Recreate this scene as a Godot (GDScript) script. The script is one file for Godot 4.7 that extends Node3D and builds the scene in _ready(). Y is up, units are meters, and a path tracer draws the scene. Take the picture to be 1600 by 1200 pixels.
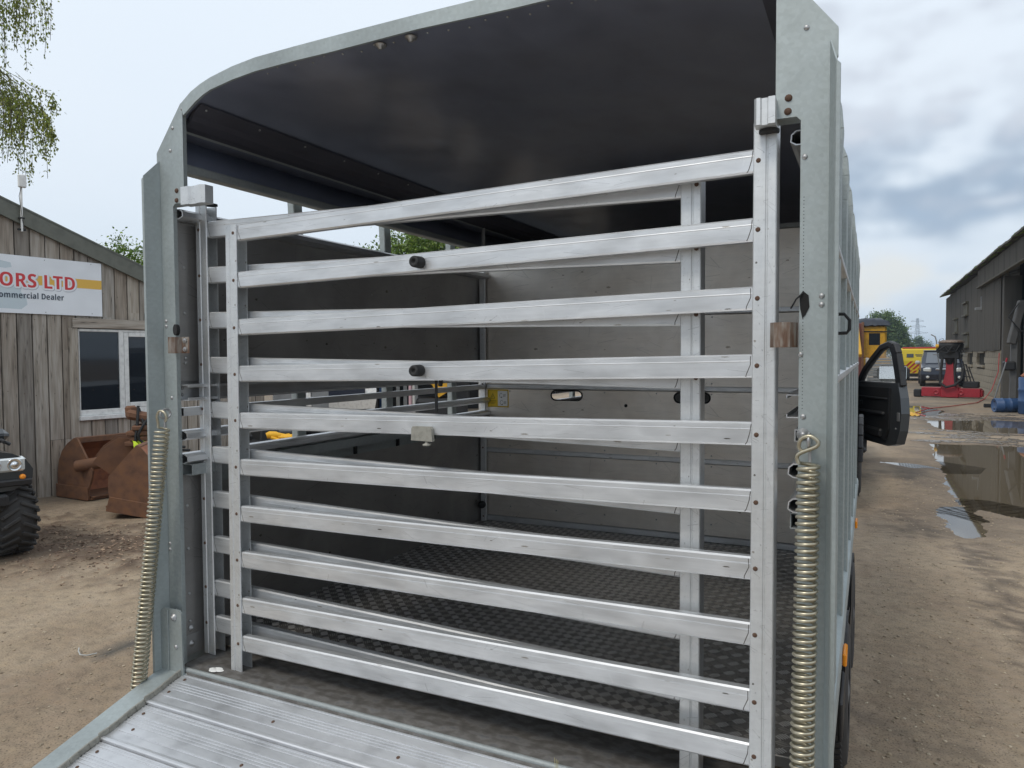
extends Node3D
# A livestock trailer in a farm machinery yard, seen from behind its open tail ramp.
var rng := RandomNumberGenerator.new()
var M := {}
var used := {}
var uvo := Vector2.ZERO
var uvu := Vector3(1, 0, 0)
var uvv := Vector3(0, -1, 0)
const FLAT := -1

# ---------- naming ----------
func numbered(called: String) -> String:
	var n: int = used.get(called, 0)
	used[called] = n + 1
	return called if n == 0 else "%s_%03d" % [called, n]

func tag(o: Node, label: String, category := "", group := "", kind := "") -> Node:
	if label != "": o.set_meta("label", label)
	if category != "": o.set_meta("category", category)
	if group != "": o.set_meta("group", group)
	if kind != "": o.set_meta("kind", kind)
	return o

func thing(called: String, label: String, category: String, xf := Transform3D(), group := "") -> Node3D:
	var o := Node3D.new()
	o.name = numbered(called)
	add_child(o)
	o.transform = xf
	tag(o, label, category, group)
	return o

func obj(called: String, st: SurfaceTool, m: Material, parent: Node = null, xf := Transform3D()) -> MeshInstance3D:
	var o := MeshInstance3D.new()
	st.generate_normals()
	o.mesh = st.commit()
	o.material_override = m
	o.transform = xf
	if parent == null:
		o.name = numbered(called)
		add_child(o)
	else:
		o.name = called
		parent.add_child(o, true)
	return o

func inst(called: String, mesh: Mesh, m: Material, parent: Node, xf := Transform3D()) -> MeshInstance3D:
	var o := MeshInstance3D.new()
	o.mesh = mesh
	o.material_override = m
	o.transform = xf
	o.name = called
	parent.add_child(o, true)
	return o

func stuff(o: Node) -> Node:
	o.set_meta("kind", "stuff")
	return o

# ---------- shapes ----------
func mb() -> SurfaceTool:
	var st := SurfaceTool.new()
	st.begin(Mesh.PRIMITIVE_TRIANGLES)
	st.set_smooth_group(FLAT)
	return st

func tri(st: SurfaceTool, a: Vector3, b: Vector3, c: Vector3) -> void:
	for p: Vector3 in [a, b, c]:
		st.set_uv(Vector2(p.dot(uvu), p.dot(uvv)) + uvo)
		st.add_vertex(p)

func poly(st: SurfaceTool, pts: Array, out: Vector3) -> void:
	var n: Vector3 = (pts[1] - pts[0]).cross(pts[2] - pts[0])
	var flip := n.dot(out) > 0.0
	for i in range(1, pts.size() - 1):
		if flip: tri(st, pts[0], pts[i + 1], pts[i])
		else: tri(st, pts[0], pts[i], pts[i + 1])

func bx(st: SurfaceTool, xf: Transform3D, size: Vector3, b := 0.003) -> void:
	st.set_smooth_group(FLAT)
	var h := size * 0.5
	b = minf(b, minf(h.x, minf(h.y, h.z)) * 0.9)
	var B := xf.basis
	var V := func(a: int, sx: float, sy: float, sz: float) -> Vector3:
		var p := Vector3(sx * (h.x - (0.0 if a == 0 else b)), sy * (h.y - (0.0 if a == 1 else b)), sz * (h.z - (0.0 if a == 2 else b)))
		return xf * p
	for s in [-1.0, 1.0]:
		poly(st, [V.call(0, s, -1.0, -1.0), V.call(0, s, 1.0, -1.0), V.call(0, s, 1.0, 1.0), V.call(0, s, -1.0, 1.0)], B.x * s)
		poly(st, [V.call(1, -1.0, s, -1.0), V.call(1, 1.0, s, -1.0), V.call(1, 1.0, s, 1.0), V.call(1, -1.0, s, 1.0)], B.y * s)
		poly(st, [V.call(2, -1.0, -1.0, s), V.call(2, 1.0, -1.0, s), V.call(2, 1.0, 1.0, s), V.call(2, -1.0, 1.0, s)], B.z * s)
		for t in [-1.0, 1.0]:
			poly(st, [V.call(0, s, t, -1.0), V.call(0, s, t, 1.0), V.call(1, s, t, 1.0), V.call(1, s, t, -1.0)], B.x * s + B.y * t)
			poly(st, [V.call(1, -1.0, s, t), V.call(1, 1.0, s, t), V.call(2, 1.0, s, t), V.call(2, -1.0, s, t)], B.y * s + B.z * t)
			poly(st, [V.call(0, s, -1.0, t), V.call(0, s, 1.0, t), V.call(2, s, 1.0, t), V.call(2, s, -1.0, t)], B.x * s + B.z * t)
			for u in [-1.0, 1.0]:
				poly(st, [V.call(0, s, t, u), V.call(1, s, t, u), V.call(2, s, t, u)], B.x * s + B.y * t + B.z * u)

func bc(st: SurfaceTool, lo: Vector3, hi: Vector3, b := 0.003) -> void:
	bx(st, Transform3D(Basis(), (lo + hi) * 0.5), (hi - lo).abs(), b)

# a bar of rectangular section from a to c; up tells where its height points
func bar(st: SurfaceTool, a: Vector3, c: Vector3, w: float, h: float, b := 0.003, up := Vector3.UP) -> void:
	var x := (c - a).normalized()
	if absf(x.dot(up)) > 0.98: up = Vector3(0, 0, 1) if absf(x.z) < 0.9 else Vector3.RIGHT
	var z := x.cross(up).normalized()
	var y := z.cross(x)
	bx(st, Transform3D(Basis(x, y, z), (a + c) * 0.5), Vector3((c - a).length(), h, w), b)

func prism(st: SurfaceTool, pts: Array, xf: Transform3D, depth: float) -> void:
	st.set_smooth_group(FLAT)
	var p2 := PackedVector2Array(pts)
	var ids := Geometry2D.triangulate_polygon(p2)
	var B := xf.basis
	var at := func(i: int, z: float) -> Vector3: return xf * Vector3(p2[i].x, p2[i].y, z)
	for k in range(0, ids.size(), 3):
		poly(st, [at.call(ids[k], 0.0), at.call(ids[k + 1], 0.0), at.call(ids[k + 2], 0.0)], -B.z * signf(depth))
		poly(st, [at.call(ids[k], depth), at.call(ids[k + 1], depth), at.call(ids[k + 2], depth)], B.z * signf(depth))
	var turn := 1.0 if Geometry2D.is_polygon_clockwise(p2) else -1.0
	for i in p2.size():
		var j := (i + 1) % p2.size()
		var e := p2[j] - p2[i]
		var o := B * Vector3(-e.y, e.x, 0) * turn
		poly(st, [at.call(i, 0.0), at.call(j, 0.0), at.call(j, depth), at.call(i, depth)], o)

func tube(st: SurfaceTool, pts: Array, r: Variant, n := 8, caps := true) -> void:
	st.set_smooth_group(1)
	var rings := []
	var side := Vector3.ZERO
	for i in pts.size():
		var d: Vector3 = (pts[mini(i + 1, pts.size() - 1)] - pts[maxi(i - 1, 0)]).normalized()
		if side == Vector3.ZERO:
			side = d.cross(Vector3.UP if absf(d.y) < 0.9 else Vector3.RIGHT).normalized()
		side = (side - d * side.dot(d)).normalized()
		var up := d.cross(side)
		var rr: float = r[i] if r is Array else r
		var ring := []
		for k in n:
			var a := TAU * k / n
			ring.append(pts[i] + (side * cos(a) + up * sin(a)) * rr)
		rings.append(ring)
	for i in range(pts.size() - 1):
		for k in n:
			var k2 := (k + 1) % n
			poly(st, [rings[i][k], rings[i][k2], rings[i + 1][k2], rings[i + 1][k]], (rings[i][k] + rings[i + 1][k2]) * 0.5 - (pts[i] + pts[i + 1]) * 0.5)
	if caps:
		st.set_smooth_group(FLAT)
		poly(st, rings[0], pts[0] - pts[1])
		poly(st, rings[-1], pts[-1] - pts[-2])
	st.set_smooth_group(FLAT)

func lathe(st: SurfaceTool, xf: Transform3D, prof: Array, n := 16, smooth := true) -> void:
	st.set_smooth_group(2 if smooth else FLAT)
	for i in range(prof.size() - 1):
		var a: Vector2 = prof[i]
		var b: Vector2 = prof[i + 1]
		for k in n:
			var t0 := TAU * k / n
			var t1 := TAU * (k + 1) / n
			var q := [xf * Vector3(a.x * cos(t0), a.y, a.x * sin(t0)), xf * Vector3(a.x * cos(t1), a.y, a.x * sin(t1)), xf * Vector3(b.x * cos(t1), b.y, b.x * sin(t1)), xf * Vector3(b.x * cos(t0), b.y, b.x * sin(t0))]
			var e := b - a
			var tm := (t0 + t1) * 0.5
			var o := xf.basis * Vector3(e.y * cos(tm), -e.x, e.y * sin(tm))
			if a.x < 1e-5: poly(st, [q[0], q[2], q[3]], o)
			elif b.x < 1e-5: poly(st, [q[0], q[1], q[2]], o)
			else: poly(st, q, o)
	st.set_smooth_group(FLAT)

func rivet(st: SurfaceTool, at: Vector3, nrm: Vector3, r := 0.006, h := 0.003, n := 8) -> void:
	lathe(st, Transform3D(facing(nrm), at), [Vector2(r, 0), Vector2(r * 0.85, h * 0.6), Vector2(r * 0.4, h), Vector2(0, h)], n)

# a basis whose y axis points along d
func facing(d: Vector3) -> Basis:
	var y := d.normalized()
	var x := y.cross(Vector3(0, 0, 1) if absf(y.z) < 0.9 else Vector3(1, 0, 0)).normalized()
	return Basis(x, y, x.cross(y))

func frame(o: Vector3, x: Vector3, y: Vector3) -> Transform3D:
	x = x.normalized()
	var z := x.cross(y).normalized()
	return Transform3D(Basis(x, z.cross(x), z), o)

func arc(c: Vector2, r: Vector2, a0: float, a1: float, n: int) -> Array:
	var o := []
	for i in n + 1:
		var a := deg_to_rad(lerpf(a0, a1, float(i) / n))
		o.append(c + Vector2(cos(a) * r.x, sin(a) * r.y))
	return o

# ---------- materials ----------
func ntex(sd: int, freq: float, oct: int, ramp: Array, kind := FastNoiseLite.TYPE_SIMPLEX_SMOOTH, size := 256) -> NoiseTexture2D:
	var f := FastNoiseLite.new()
	f.seed = sd
	f.noise_type = kind
	f.frequency = freq
	f.fractal_octaves = oct
	if kind == FastNoiseLite.TYPE_CELLULAR:
		f.cellular_return_type = FastNoiseLite.RETURN_CELL_VALUE
		f.fractal_type = FastNoiseLite.FRACTAL_NONE
	var t := NoiseTexture2D.new()
	t.width = size
	t.height = size
	t.seamless = true
	t.noise = f
	var g := Gradient.new()
	var offs := PackedFloat32Array()
	var cols := PackedColorArray()
	for r in ramp:
		offs.append(r[0])
		cols.append((r[1] as Color).linear_to_srgb())
	g.offsets = offs
	g.colors = cols
	t.color_ramp = g
	return t

func grey(v: float) -> Color: return Color(v, v, v)

func mat(called: String, c: Color, rough: float, metal := 0.0, tex: Texture2D = null, scale := Vector3.ONE, world := false) -> StandardMaterial3D:
	var m := StandardMaterial3D.new()
	m.resource_name = called
	m.roughness = rough
	m.metallic = metal
	m.albedo_color = c.linear_to_srgb()
	if tex:
		m.albedo_texture = tex
		m.uv1_triplanar = true
		m.uv1_world_triplanar = world
		m.uv1_scale = scale
	M[called] = m
	return m

func detail(m: StandardMaterial3D, tex: Texture2D, scale: Vector3, world := false) -> void:
	m.detail_enabled = true
	m.detail_albedo = tex
	m.detail_blend_mode = BaseMaterial3D.BLEND_MODE_MUL
	m.detail_uv_layer = BaseMaterial3D.DETAIL_UV_2
	m.uv2_triplanar = true
	m.uv2_world_triplanar = world
	m.uv2_scale = scale

func bump(m: StandardMaterial3D, tex: Texture2D, cm: float) -> void:
	m.heightmap_enabled = true
	m.heightmap_texture = tex
	m.heightmap_scale = cm

func roughmap(m: StandardMaterial3D, tex: Texture2D) -> void:
	m.roughness_texture = tex
	m.roughness_texture_channel = BaseMaterial3D.TEXTURE_CHANNEL_GRAYSCALE

func scratch_texture() -> ImageTexture:
	# worn metal: faint drawn lines, short scratches, nicks and grime spots
	var n := 512
	var im := Image.create(n, n, false, Image.FORMAT_RGB8)
	var f := FastNoiseLite.new()
	f.seed = 91; f.frequency = 0.02; f.fractal_octaves = 4
	for y in n:
		for x in n:
			var v := 0.94 + f.get_noise_2d(x * 0.25, y * 3.0) * 0.05 + f.get_noise_2d(x + 900.0, y) * 0.06
			im.set_pixel(x, y, grey(clampf(v, 0.0, 1.0)).linear_to_srgb())
	for i in 230:
		var p := Vector2(rng.randf() * n, rng.randf() * n)
		var a := rng.randfn(0.0, 0.35) if i % 3 else rng.randf() * TAU
		var d := Vector2(cos(a), sin(a))
		var t := rng.randf_range(0.55, 0.85) if i % 2 else 1.0
		for k in int(rng.randf_range(6, 60)):
			p += d
			im.set_pixel(posmod(int(p.x), n), posmod(int(p.y), n), grey(t).linear_to_srgb())
	for i in 34:
		var c := Vector2(rng.randf() * n, rng.randf() * n)
		var r := 1.0 + pow(rng.randf(), 4.0) * 7.0
		var t := rng.randf_range(0.2, 0.6)
		for y in range(-9, 10):
			for x in range(-9, 10):
				if Vector2(x, y * 1.6).length() < r * (0.7 + 0.5 * f.get_noise_2d(x * 30.0 + i * 40.0, y * 30.0)): im.set_pixel(posmod(int(c.x) + x, n), posmod(int(c.y) + y, n), Color(t, t * 0.93, t * 0.84).linear_to_srgb())
	return ImageTexture.create_from_image(im)

func make_materials() -> void:
	var scuff := ntex(11, 0.02, 4, [[0.0, grey(0.72)], [0.45, grey(0.92)], [0.7, grey(1.0)], [1.0, grey(0.85)]])
	var brushed := ntex(12, 0.03, 3, [[0.0, grey(0.90)], [0.5, grey(0.97)], [1.0, grey(1.0)]])
	var blotch := ntex(13, 0.008, 4, [[0.0, grey(0.74)], [0.4, grey(0.91)], [0.65, grey(1.0)], [1.0, grey(0.86)]])
	var spangle := ntex(14, 0.06, 1, [[0.0, grey(0.90)], [1.0, grey(1.0)]], FastNoiseLite.TYPE_CELLULAR)
	var rough_n := ntex(15, 0.015, 4, [[0.0, grey(0.55)], [1.0, grey(1.0)]])
	var speck := ntex(16, 0.12, 3, [[0.0, grey(0.45)], [0.10, grey(0.65)], [0.17, grey(0.97)], [1.0, grey(1.0)]])
	M.speck_t = speck
	M.blotch_t = blotch
	var scratch := scratch_texture()
	var m: StandardMaterial3D
	m = mat("aluminium", Color(0.77, 0.785, 0.80), 0.5, 0.75, scratch, Vector3(1.1, 3.7, 3.7))
	detail(m, blotch, Vector3(1.6, 5, 5)); roughmap(m, rough_n)
	m = mat("aluminium_upright", Color(0.74, 0.755, 0.76), 0.52, 0.75, scratch, Vector3(3.7, 2.3, 3.7))
	detail(m, speck, Vector3(4, 2.5, 4)); roughmap(m, rough_n)
	m = mat("aluminium_along", Color(0.74, 0.75, 0.76), 0.5, 0.85, brushed, Vector3(14, 14, 0.7))
	detail(m, blotch, Vector3(3, 3, 1)); roughmap(m, rough_n)
	m = mat("ramp_metal", Color(0.68, 0.69, 0.71), 0.5, 0.75, brushed, Vector3(0.8, 6, 6))
	detail(m, ntex(17, 0.012, 5, [[0.0, grey(0.72)], [0.35, grey(0.92)], [0.6, grey(1.0)], [1.0, grey(0.93)]]), Vector3(1.9, 1.9, 3.1)); roughmap(m, rough_n)
	m = mat("galvanised", Color(0.42, 0.465, 0.465), 0.6, 0.55, spangle, Vector3(9, 9, 9))
	detail(m, blotch, Vector3(1.2, 0.7, 1.2)); roughmap(m, rough_n)
	m = mat("galvanised_dull", Color(0.40, 0.43, 0.43), 0.65, 0.55, spangle, Vector3(9, 9, 9))
	detail(m, blotch, Vector3(1.5, 1.5, 0.9))
	m = mat("roof_grp", Color(0.18, 0.20, 0.27), 0.28, 0.0, scuff, Vector3(0.9, 0.9, 0.6))
	m = mat("roof_dark", Color(0.10, 0.10, 0.125), 0.55, 0.2, scuff, Vector3(2, 2, 0.6))
	m = mat("side_sheet", Color(0.34, 0.33, 0.32), 0.4, 0.6, blotch, Vector3(0.9, 0.9, 0.9))
	detail(m, scratch, Vector3(1.2, 1.2, 1.2))
	m = mat("partition_sheet", Color(0.83, 0.775, 0.71), 0.4, 0.75, ntex(18, 0.01, 5, [[0.0, Color(0.82, 0.79, 0.76)], [0.4, Color(0.94, 0.93, 0.91)], [0.65, grey(1.0)], [1.0, Color(0.93, 0.91, 0.89)]]), Vector3(0.7, 0.7, 0.7))
	detail(m, scratch, Vector3(1.0, 1.4, 1.0))
	m = mat("tread_plate", Color(0.28, 0.272, 0.26), 0.42, 0.6, blotch, Vector3(1.4, 1.4, 1.4))
	m = mat("tread_bars", Color(0.66, 0.645, 0.62), 0.33, 0.7, blotch, Vector3(1.4, 1.4, 1.4))
	m = mat("sill_dirty", Color(0.20, 0.19, 0.18), 0.6, 0.45, ntex(19, 0.02, 5, [[0.0, Color(0.5, 0.48, 0.46)], [0.45, Color(0.75, 0.74, 0.72)], [0.62, Color(1.0, 1.0, 1.0)], [1.0, Color(0.65, 0.7, 0.76)]]), Vector3(3, 5, 5))
	m = mat("rust_bolt", Color(0.10, 0.055, 0.035), 0.8)
	m = mat("steel_bolt", Color(0.42, 0.42, 0.42), 0.45, 0.8)
	m = mat("hole_dark", Color(0.012, 0.012, 0.012), 0.9)
	m = mat("rubber", Color(0.018, 0.018, 0.019), 0.7, 0.0, scuff, Vector3(5, 5, 5))
	m = mat("tyre_dusty", Color(0.05, 0.047, 0.045), 0.85, 0.0, blotch, Vector3(4, 4, 4))
	m = mat("spring_zinc", Color(0.50, 0.46, 0.35), 0.36, 0.85, scuff, Vector3(8, 3, 8))
	m = mat("rusty_plate", Color(0.36, 0.33, 0.30), 0.6, 0.4, ntex(20, 0.03, 4, [[0.0, Color(0.22, 0.11, 0.07)], [0.45, Color(0.42, 0.27, 0.2)], [0.7, Color(0.8, 0.78, 0.75)], [1.0, grey(1.0)]]), Vector3(5, 1.2, 5))
	m = mat("rust", Color(0.205, 0.108, 0.066), 0.85, 0.0, ntex(21, 0.02, 5, [[0.0, Color(0.55, 0.52, 0.52)], [0.3, Color(0.75, 0.71, 0.68)], [0.55, Color(0.9, 0.84, 0.77)], [0.8, Color(1.0, 0.9, 0.72)], [1.0, Color(1, 0.95, 0.9)]]), Vector3(1.5, 1.5, 1.5))
	detail(m, speck, Vector3(2.2, 2.2, 2.2))
	m = mat("worn_rust", Color(0.17, 0.14, 0.12), 0.7, 0.2, blotch, Vector3(9, 9, 9))
	m = mat("rust_light", Color(0.40, 0.17, 0.10), 0.85, 0.0, M.rust.albedo_texture, Vector3(2.2, 2.2, 2.2))
	m = mat("black_plastic", Color(0.02, 0.02, 0.022), 0.5, 0.0, scuff, Vector3(3, 3, 3))
	m = mat("trim_black", Color(0.012, 0.012, 0.013), 0.55)
	m = mat("car_grey", Color(0.055, 0.06, 0.065), 0.3, 0.3)
	m.clearcoat_enabled = true; m.clearcoat = 0.6; m.clearcoat_roughness = 0.1
	m = mat("car_navy", Color(0.02, 0.026, 0.045), 0.3, 0.2)
	m.clearcoat_enabled = true; m.clearcoat = 0.7; m.clearcoat_roughness = 0.08
	m = mat("amber_lens", Color(0.9, 0.30, 0.02), 0.2)
	m = mat("lens", Color(0.75, 0.78, 0.78), 0.08, 0.3)
	m = mat("chrome", Color(0.75, 0.76, 0.77), 0.12, 1.0)
	m = mat("mirror", Color(0.85, 0.87, 0.87), 0.03, 1.0)
	m = mat("white_plastic", Color(0.78, 0.78, 0.76), 0.4, 0.0, scuff, Vector3(2, 2, 2))
	m = mat("sign_white", Color(0.84, 0.865, 0.90), 0.5, 0.0, ntex(22, 0.006, 3, [[0.0, grey(0.9)], [1.0, grey(1.0)]]), Vector3(1, 1, 1))
	m = mat("sign_red", Color(0.62, 0.045, 0.05), 0.5)
	m = mat("sign_yellow", Color(0.76, 0.46, 0.08), 0.5)
	m = mat("sign_ink", Color(0.05, 0.07, 0.1), 0.5)
	m = mat("sign_pale", Color(0.58, 0.66, 0.70), 0.5)
	m = mat("sign_shadow", Color(0.45, 0.47, 0.52), 0.5)
	m = mat("sticker_yellow", Color(0.85, 0.58, 0.02), 0.4)
	m = mat("sticker_ink", Color(0.05, 0.04, 0.02), 0.5)
	m = mat("fascia", Color(0.14, 0.145, 0.12), 0.55, 0.0, scuff, Vector3(1, 1, 1))
	m = mat("window_dark", Color(0.012, 0.016, 0.022), 0.03)
	m.metallic_specular = 0.6
	m = mat("window_grey", Color(0.16, 0.18, 0.21), 0.08)
	m = mat("concrete_block", Color(0.31, 0.27, 0.205), 0.9, 0.0, ntex(23, 0.02, 5, [[0.0, grey(0.6)], [0.5, grey(0.9)], [1.0, grey(1.0)]]), Vector3(0.6, 0.6, 0.6))
	detail(m, blotch, Vector3(0.15, 0.3, 0.15))
	m = mat("asbestos", Color(0.10, 0.093, 0.082), 0.9, 0.0, ntex(24, 0.012, 5, [[0.0, grey(0.42)], [0.5, grey(0.85)], [1.0, grey(1.0)]]), Vector3(0.5, 0.06, 0.5))
	detail(m, blotch, Vector3(0.25, 0.08, 0.25))
	m = mat("moss_roof", Color(0.09, 0.085, 0.065), 0.95, 0.0, blotch, Vector3(0.5, 0.5, 0.5))
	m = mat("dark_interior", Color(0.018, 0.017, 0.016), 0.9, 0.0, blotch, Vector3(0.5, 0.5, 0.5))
	m = mat("crane_red", Color(0.33, 0.016, 0.028), 0.45, 0.0, scuff, Vector3(1.5, 1.5, 1.5))
	m = mat("machine_yellow", Color(0.66, 0.36, 0.02), 0.45, 0.0, scuff, Vector3(1, 1, 1))
	m = mat("van_yellow", Color(0.70, 0.55, 0.02), 0.4)
	m = mat("chevron_red", Color(0.42, 0.03, 0.03), 0.4)
	m = mat("container_brown", Color(0.17, 0.05, 0.038), 0.7, 0.0, blotch, Vector3(0.8, 0.4, 0.8))
	m = mat("straw", Color(0.45, 0.40, 0.16), 0.8)
	m = mat("tarp", Color(0.016, 0.022, 0.036), 0.5, 0.0, scuff, Vector3(1, 1, 1))
	m = mat("barrel_blue", Color(0.035, 0.085, 0.20), 0.45, 0.0, scuff, Vector3(2, 2, 2))
	m = mat("grey_steel", Color(0.24, 0.25, 0.26), 0.6, 0.3, blotch, Vector3(1, 1, 1))
	m = mat("pale_grey", Color(0.5, 0.5, 0.48), 0.7, 0.0, blotch, Vector3(1, 1, 1))
	m = mat("pink_paint", Color(0.5, 0.33, 0.36), 0.6)
	m = mat("hivis", Color(0.55, 0.72, 0.03), 0.8, 0.0, blotch, Vector3(9, 9, 9))
	m = mat("glove_yellow", Color(0.85, 0.45, 0.015), 0.55, 0.0, scuff, Vector3(9, 9, 9))
	m = mat("paper", Color(0.85, 0.85, 0.83), 0.7)
	m = mat("muddy_water", Color(0.13, 0.103, 0.068), 0.025)
	m.metallic_specular = 0.6
	m = mat("dark_steel", Color(0.10, 0.10, 0.10), 0.7, 0.2, blotch, Vector3(1, 1, 1))
	m = mat("cast_zinc", Color(0.34, 0.33, 0.29), 0.6, 0.3, scuff, Vector3(9, 9, 9))
	m = mat("grime", Color(0.09, 0.085, 0.08), 0.8)
	m = mat("bark", Color(0.09, 0.075, 0.06), 0.9, 0.0, blotch, Vector3(3, 1, 3))
	m = mat("pylon_steel", Color(0.22, 0.24, 0.26), 0.6, 0.3)
	m = mat("glass", Color(0.9, 0.95, 0.95, 0.12), 0.03)
	m.albedo_color.a = 0.12
	m.transparency = BaseMaterial3D.TRANSPARENCY_ALPHA
	for g in [["leaf_green", Color(0.13, 0.19, 0.035)], ["leaf_birch", Color(0.21, 0.225, 0.05)], ["leaf_far", Color(0.075, 0.115, 0.03)]]:
		m = mat(g[0], Color.WHITE, 0.6)
		m.albedo_color = (g[1] as Color * 1.6).linear_to_srgb()
		m.vertex_color_use_as_albedo = true
		m.backlight_enabled = true
		m.backlight = Color(0.5, 0.6, 0.2)
	# weathered boards: long grain with knots, mapped by UV
	var im := Image.create(256, 1024, false, Image.FORMAT_RGB8)
	var f := FastNoiseLite.new()
	f.seed = 31; f.frequency = 0.05; f.fractal_octaves = 4
	var f2 := FastNoiseLite.new()
	f2.seed = 32; f2.frequency = 0.006; f2.fractal_octaves = 3
	var knots := []
	for i in 16: knots.append(Vector3(rng.randf_range(10, 246), rng.randf_range(20, 1000), rng.randf_range(3, 7)))
	for y in 1024:
		for x in 256:
			var warp := 0.0
			var dark := 0.0
			for k: Vector3 in knots:
				var dy := (y - k.y) / 3.0
				if absf(dy) < 30.0:
					var dx := x - k.x
					var r2 := (dx * dx + dy * dy) / (k.z * k.z)
					warp += dx * exp(-r2 * 0.25) * 1.6
					dark += exp(-r2 * 1.3)
			var g := f.get_noise_2d((x + warp) * 3.0, y * 0.10)
			var l := f2.get_noise_2d(x * 1.5, y * 0.6)
			var v := clampf(0.80 + g * 0.42 + l * 0.33 - dark * 0.65, 0.08, 1.0)
			im.set_pixel(x, y, Color(v, v * (0.97 + l * 0.05), v * (0.93 + l * 0.10)).linear_to_srgb())
	m = mat("weathered_board", Color(0.46, 0.415, 0.365), 0.85)
	m.albedo_texture = ImageTexture.create_from_image(im)
	m.vertex_color_use_as_albedo = true

# ---------- sky, light, camera ----------
func sky_texture() -> ImageTexture:
	var w := 1024
	var h := 512
	var im := Image.create(w, h, false, Image.FORMAT_RGBF)
	var f := FastNoiseLite.new()
	f.seed = 5; f.frequency = 1.0; f.fractal_octaves = 6; f.fractal_gain = 0.52
	var f2 := FastNoiseLite.new()
	f2.seed = 9; f2.frequency = 1.0; f2.fractal_octaves = 4
	for j in h:
		var el := PI * 0.5 - PI * (j + 0.5) / h
		var eld := rad_to_deg(el)
		for i in w:
			var az := wrapf(TAU * (i + 0.5) / w, -PI, PI)
			var d := Vector3(sin(az) * cos(el), sin(el), -cos(az) * cos(el))
			var c: Color
			if eld < -1.0:
				c = Color(0.20, 0.17, 0.13)
			else:
				var t := clampf(eld / 40.0, 0.0, 1.0)
				c = Color(0.64, 0.75, 0.85).lerp(Color(0.76, 0.86, 0.97), smoothstep(0.0, 0.45, t)).lerp(Color(0.86, 0.95, 1.05), smoothstep(0.4, 1.0, t))
				var p := d / (maxf(d.y, 0.0) + 0.16)
				var n := f.get_noise_3d(p.x * 0.8, p.y * 1.4, p.z * 0.8)
				var n2 := f2.get_noise_3d(d.x * 2.6 + 3.0, d.y * 9.0, d.z * 2.6)
				var n3 := f.get_noise_3d(d.x * 5.0, d.y * 16.0, d.z * 5.0)
				var n4 := f.get_noise_3d(d.x * 13.0 + 5.0, d.y * 26.0, d.z * 13.0)
				# broad soft cloud everywhere
				c = c.lerp(Color(0.84, 0.91, 0.99), clampf(0.50 + n * 0.30, 0.0, 0.7))
				# cumulus bank ahead to the right and another one behind
				var bank := maxf(smoothstep(0.84, 0.965, cos(az - deg_to_rad(17.0))), smoothstep(0.4, 0.9, cos(az - deg_to_rad(165.0))))
				var top := 19.0 + n2 * 8.0 + n3 * 6.0 + n4 * 5.0
				var base := 8.3 + n3 * 2.2 + n2 * 1.5
				var body := smoothstep(base - 0.7, base + 0.9, eld) * (1.0 - smoothstep(top - 6.0, top + 3.0, eld)) * bank
				var lit := smoothstep(base + 1.0, base + 9.0, eld + n3 * 9.0)
				var cc := Color(0.31, 0.42, 0.56).lerp(Color(0.64, 0.70, 0.79), clampf(lit + n4 * 0.5, 0.0, 1.0))
				c = c.lerp(cc, clampf(body * (0.85 + n3 * 1.5 + n4 * 1.1), 0.0, 0.95))
				var lowb := smoothstep(0.5, 3.5, eld) * (1.0 - smoothstep(5.5, 8.0, eld))
				c = c.lerp(Color(0.84, 0.85, 0.82), clampf(lowb * (0.22 + n3 * 2.6 + n2 * 1.2), 0.0, 0.8))
				c = c.lerp(Color(0.47, 0.58, 0.70), clampf(lowb * (-n3 * 2.2 - n2 * 0.8), 0.0, 0.6) * (0.10 + 0.30 * bank))
			im.set_pixel(i, j, c)
	return ImageTexture.create_from_image(im)

func make_air() -> void:
	var cam := Camera3D.new()
	cam.name = "camera"
	cam.transform = Transform3D(Basis(Vector3.UP, 0.4474) * Basis(Vector3.RIGHT, -0.0372) * Basis(Vector3.BACK, -0.0056), Vector3(1.0179, 1.4818, 1.5954))
	cam.fov = 54.41
	cam.near = 0.05
	cam.far = 4000.0
	cam.current = true
	add_child(cam)
	var pano := PanoramaSkyMaterial.new()
	pano.panorama = sky_texture()
	var sky := Sky.new()
	sky.sky_material = pano
	var e := Environment.new()
	e.background_mode = Environment.BG_SKY
	e.sky = sky
	e.tonemap_mode = Environment.TONE_MAPPER_LINEAR
	e.tonemap_exposure = 1.03
	e.sdfgi_enabled = true
	e.ssao_enabled = true
	e.ssil_enabled = true
	e.fog_enabled = true
	e.fog_density = 0.0006
	e.fog_light_color = Color(0.72, 0.80, 0.88)
	var we := WorldEnvironment.new()
	we.name = "air"
	we.environment = e
	add_child(we)
	var sun := DirectionalLight3D.new()
	sun.name = "sun"
	sun.light_energy = 0.42
	sun.light_color = Color(1.0, 0.97, 0.92)
	sun.light_angular_distance = 14.0
	sun.shadow_enabled = true
	add_child(sun)
	sun.look_at_from_position(Vector3.ZERO, -Vector3(-0.25, 1.0, 0.75), Vector3.UP)

# ---------- ground ----------
var fa := FastNoiseLite.new()
var fb := FastNoiseLite.new()
var fc := FastNoiseLite.new()

func seg(p: Vector2, a: Vector2, b: Vector2) -> float:
	var t := clampf((p - a).dot(b - a) / (b - a).length_squared(), 0.0, 1.0)
	return p.distance_to(a.lerp(b, t))

func line_d(p: Vector2, pts: Array) -> float:
	var d := 1e9
	for i in range(pts.size() - 1): d = minf(d, seg(p, pts[i], pts[i + 1]))
	return d

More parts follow.
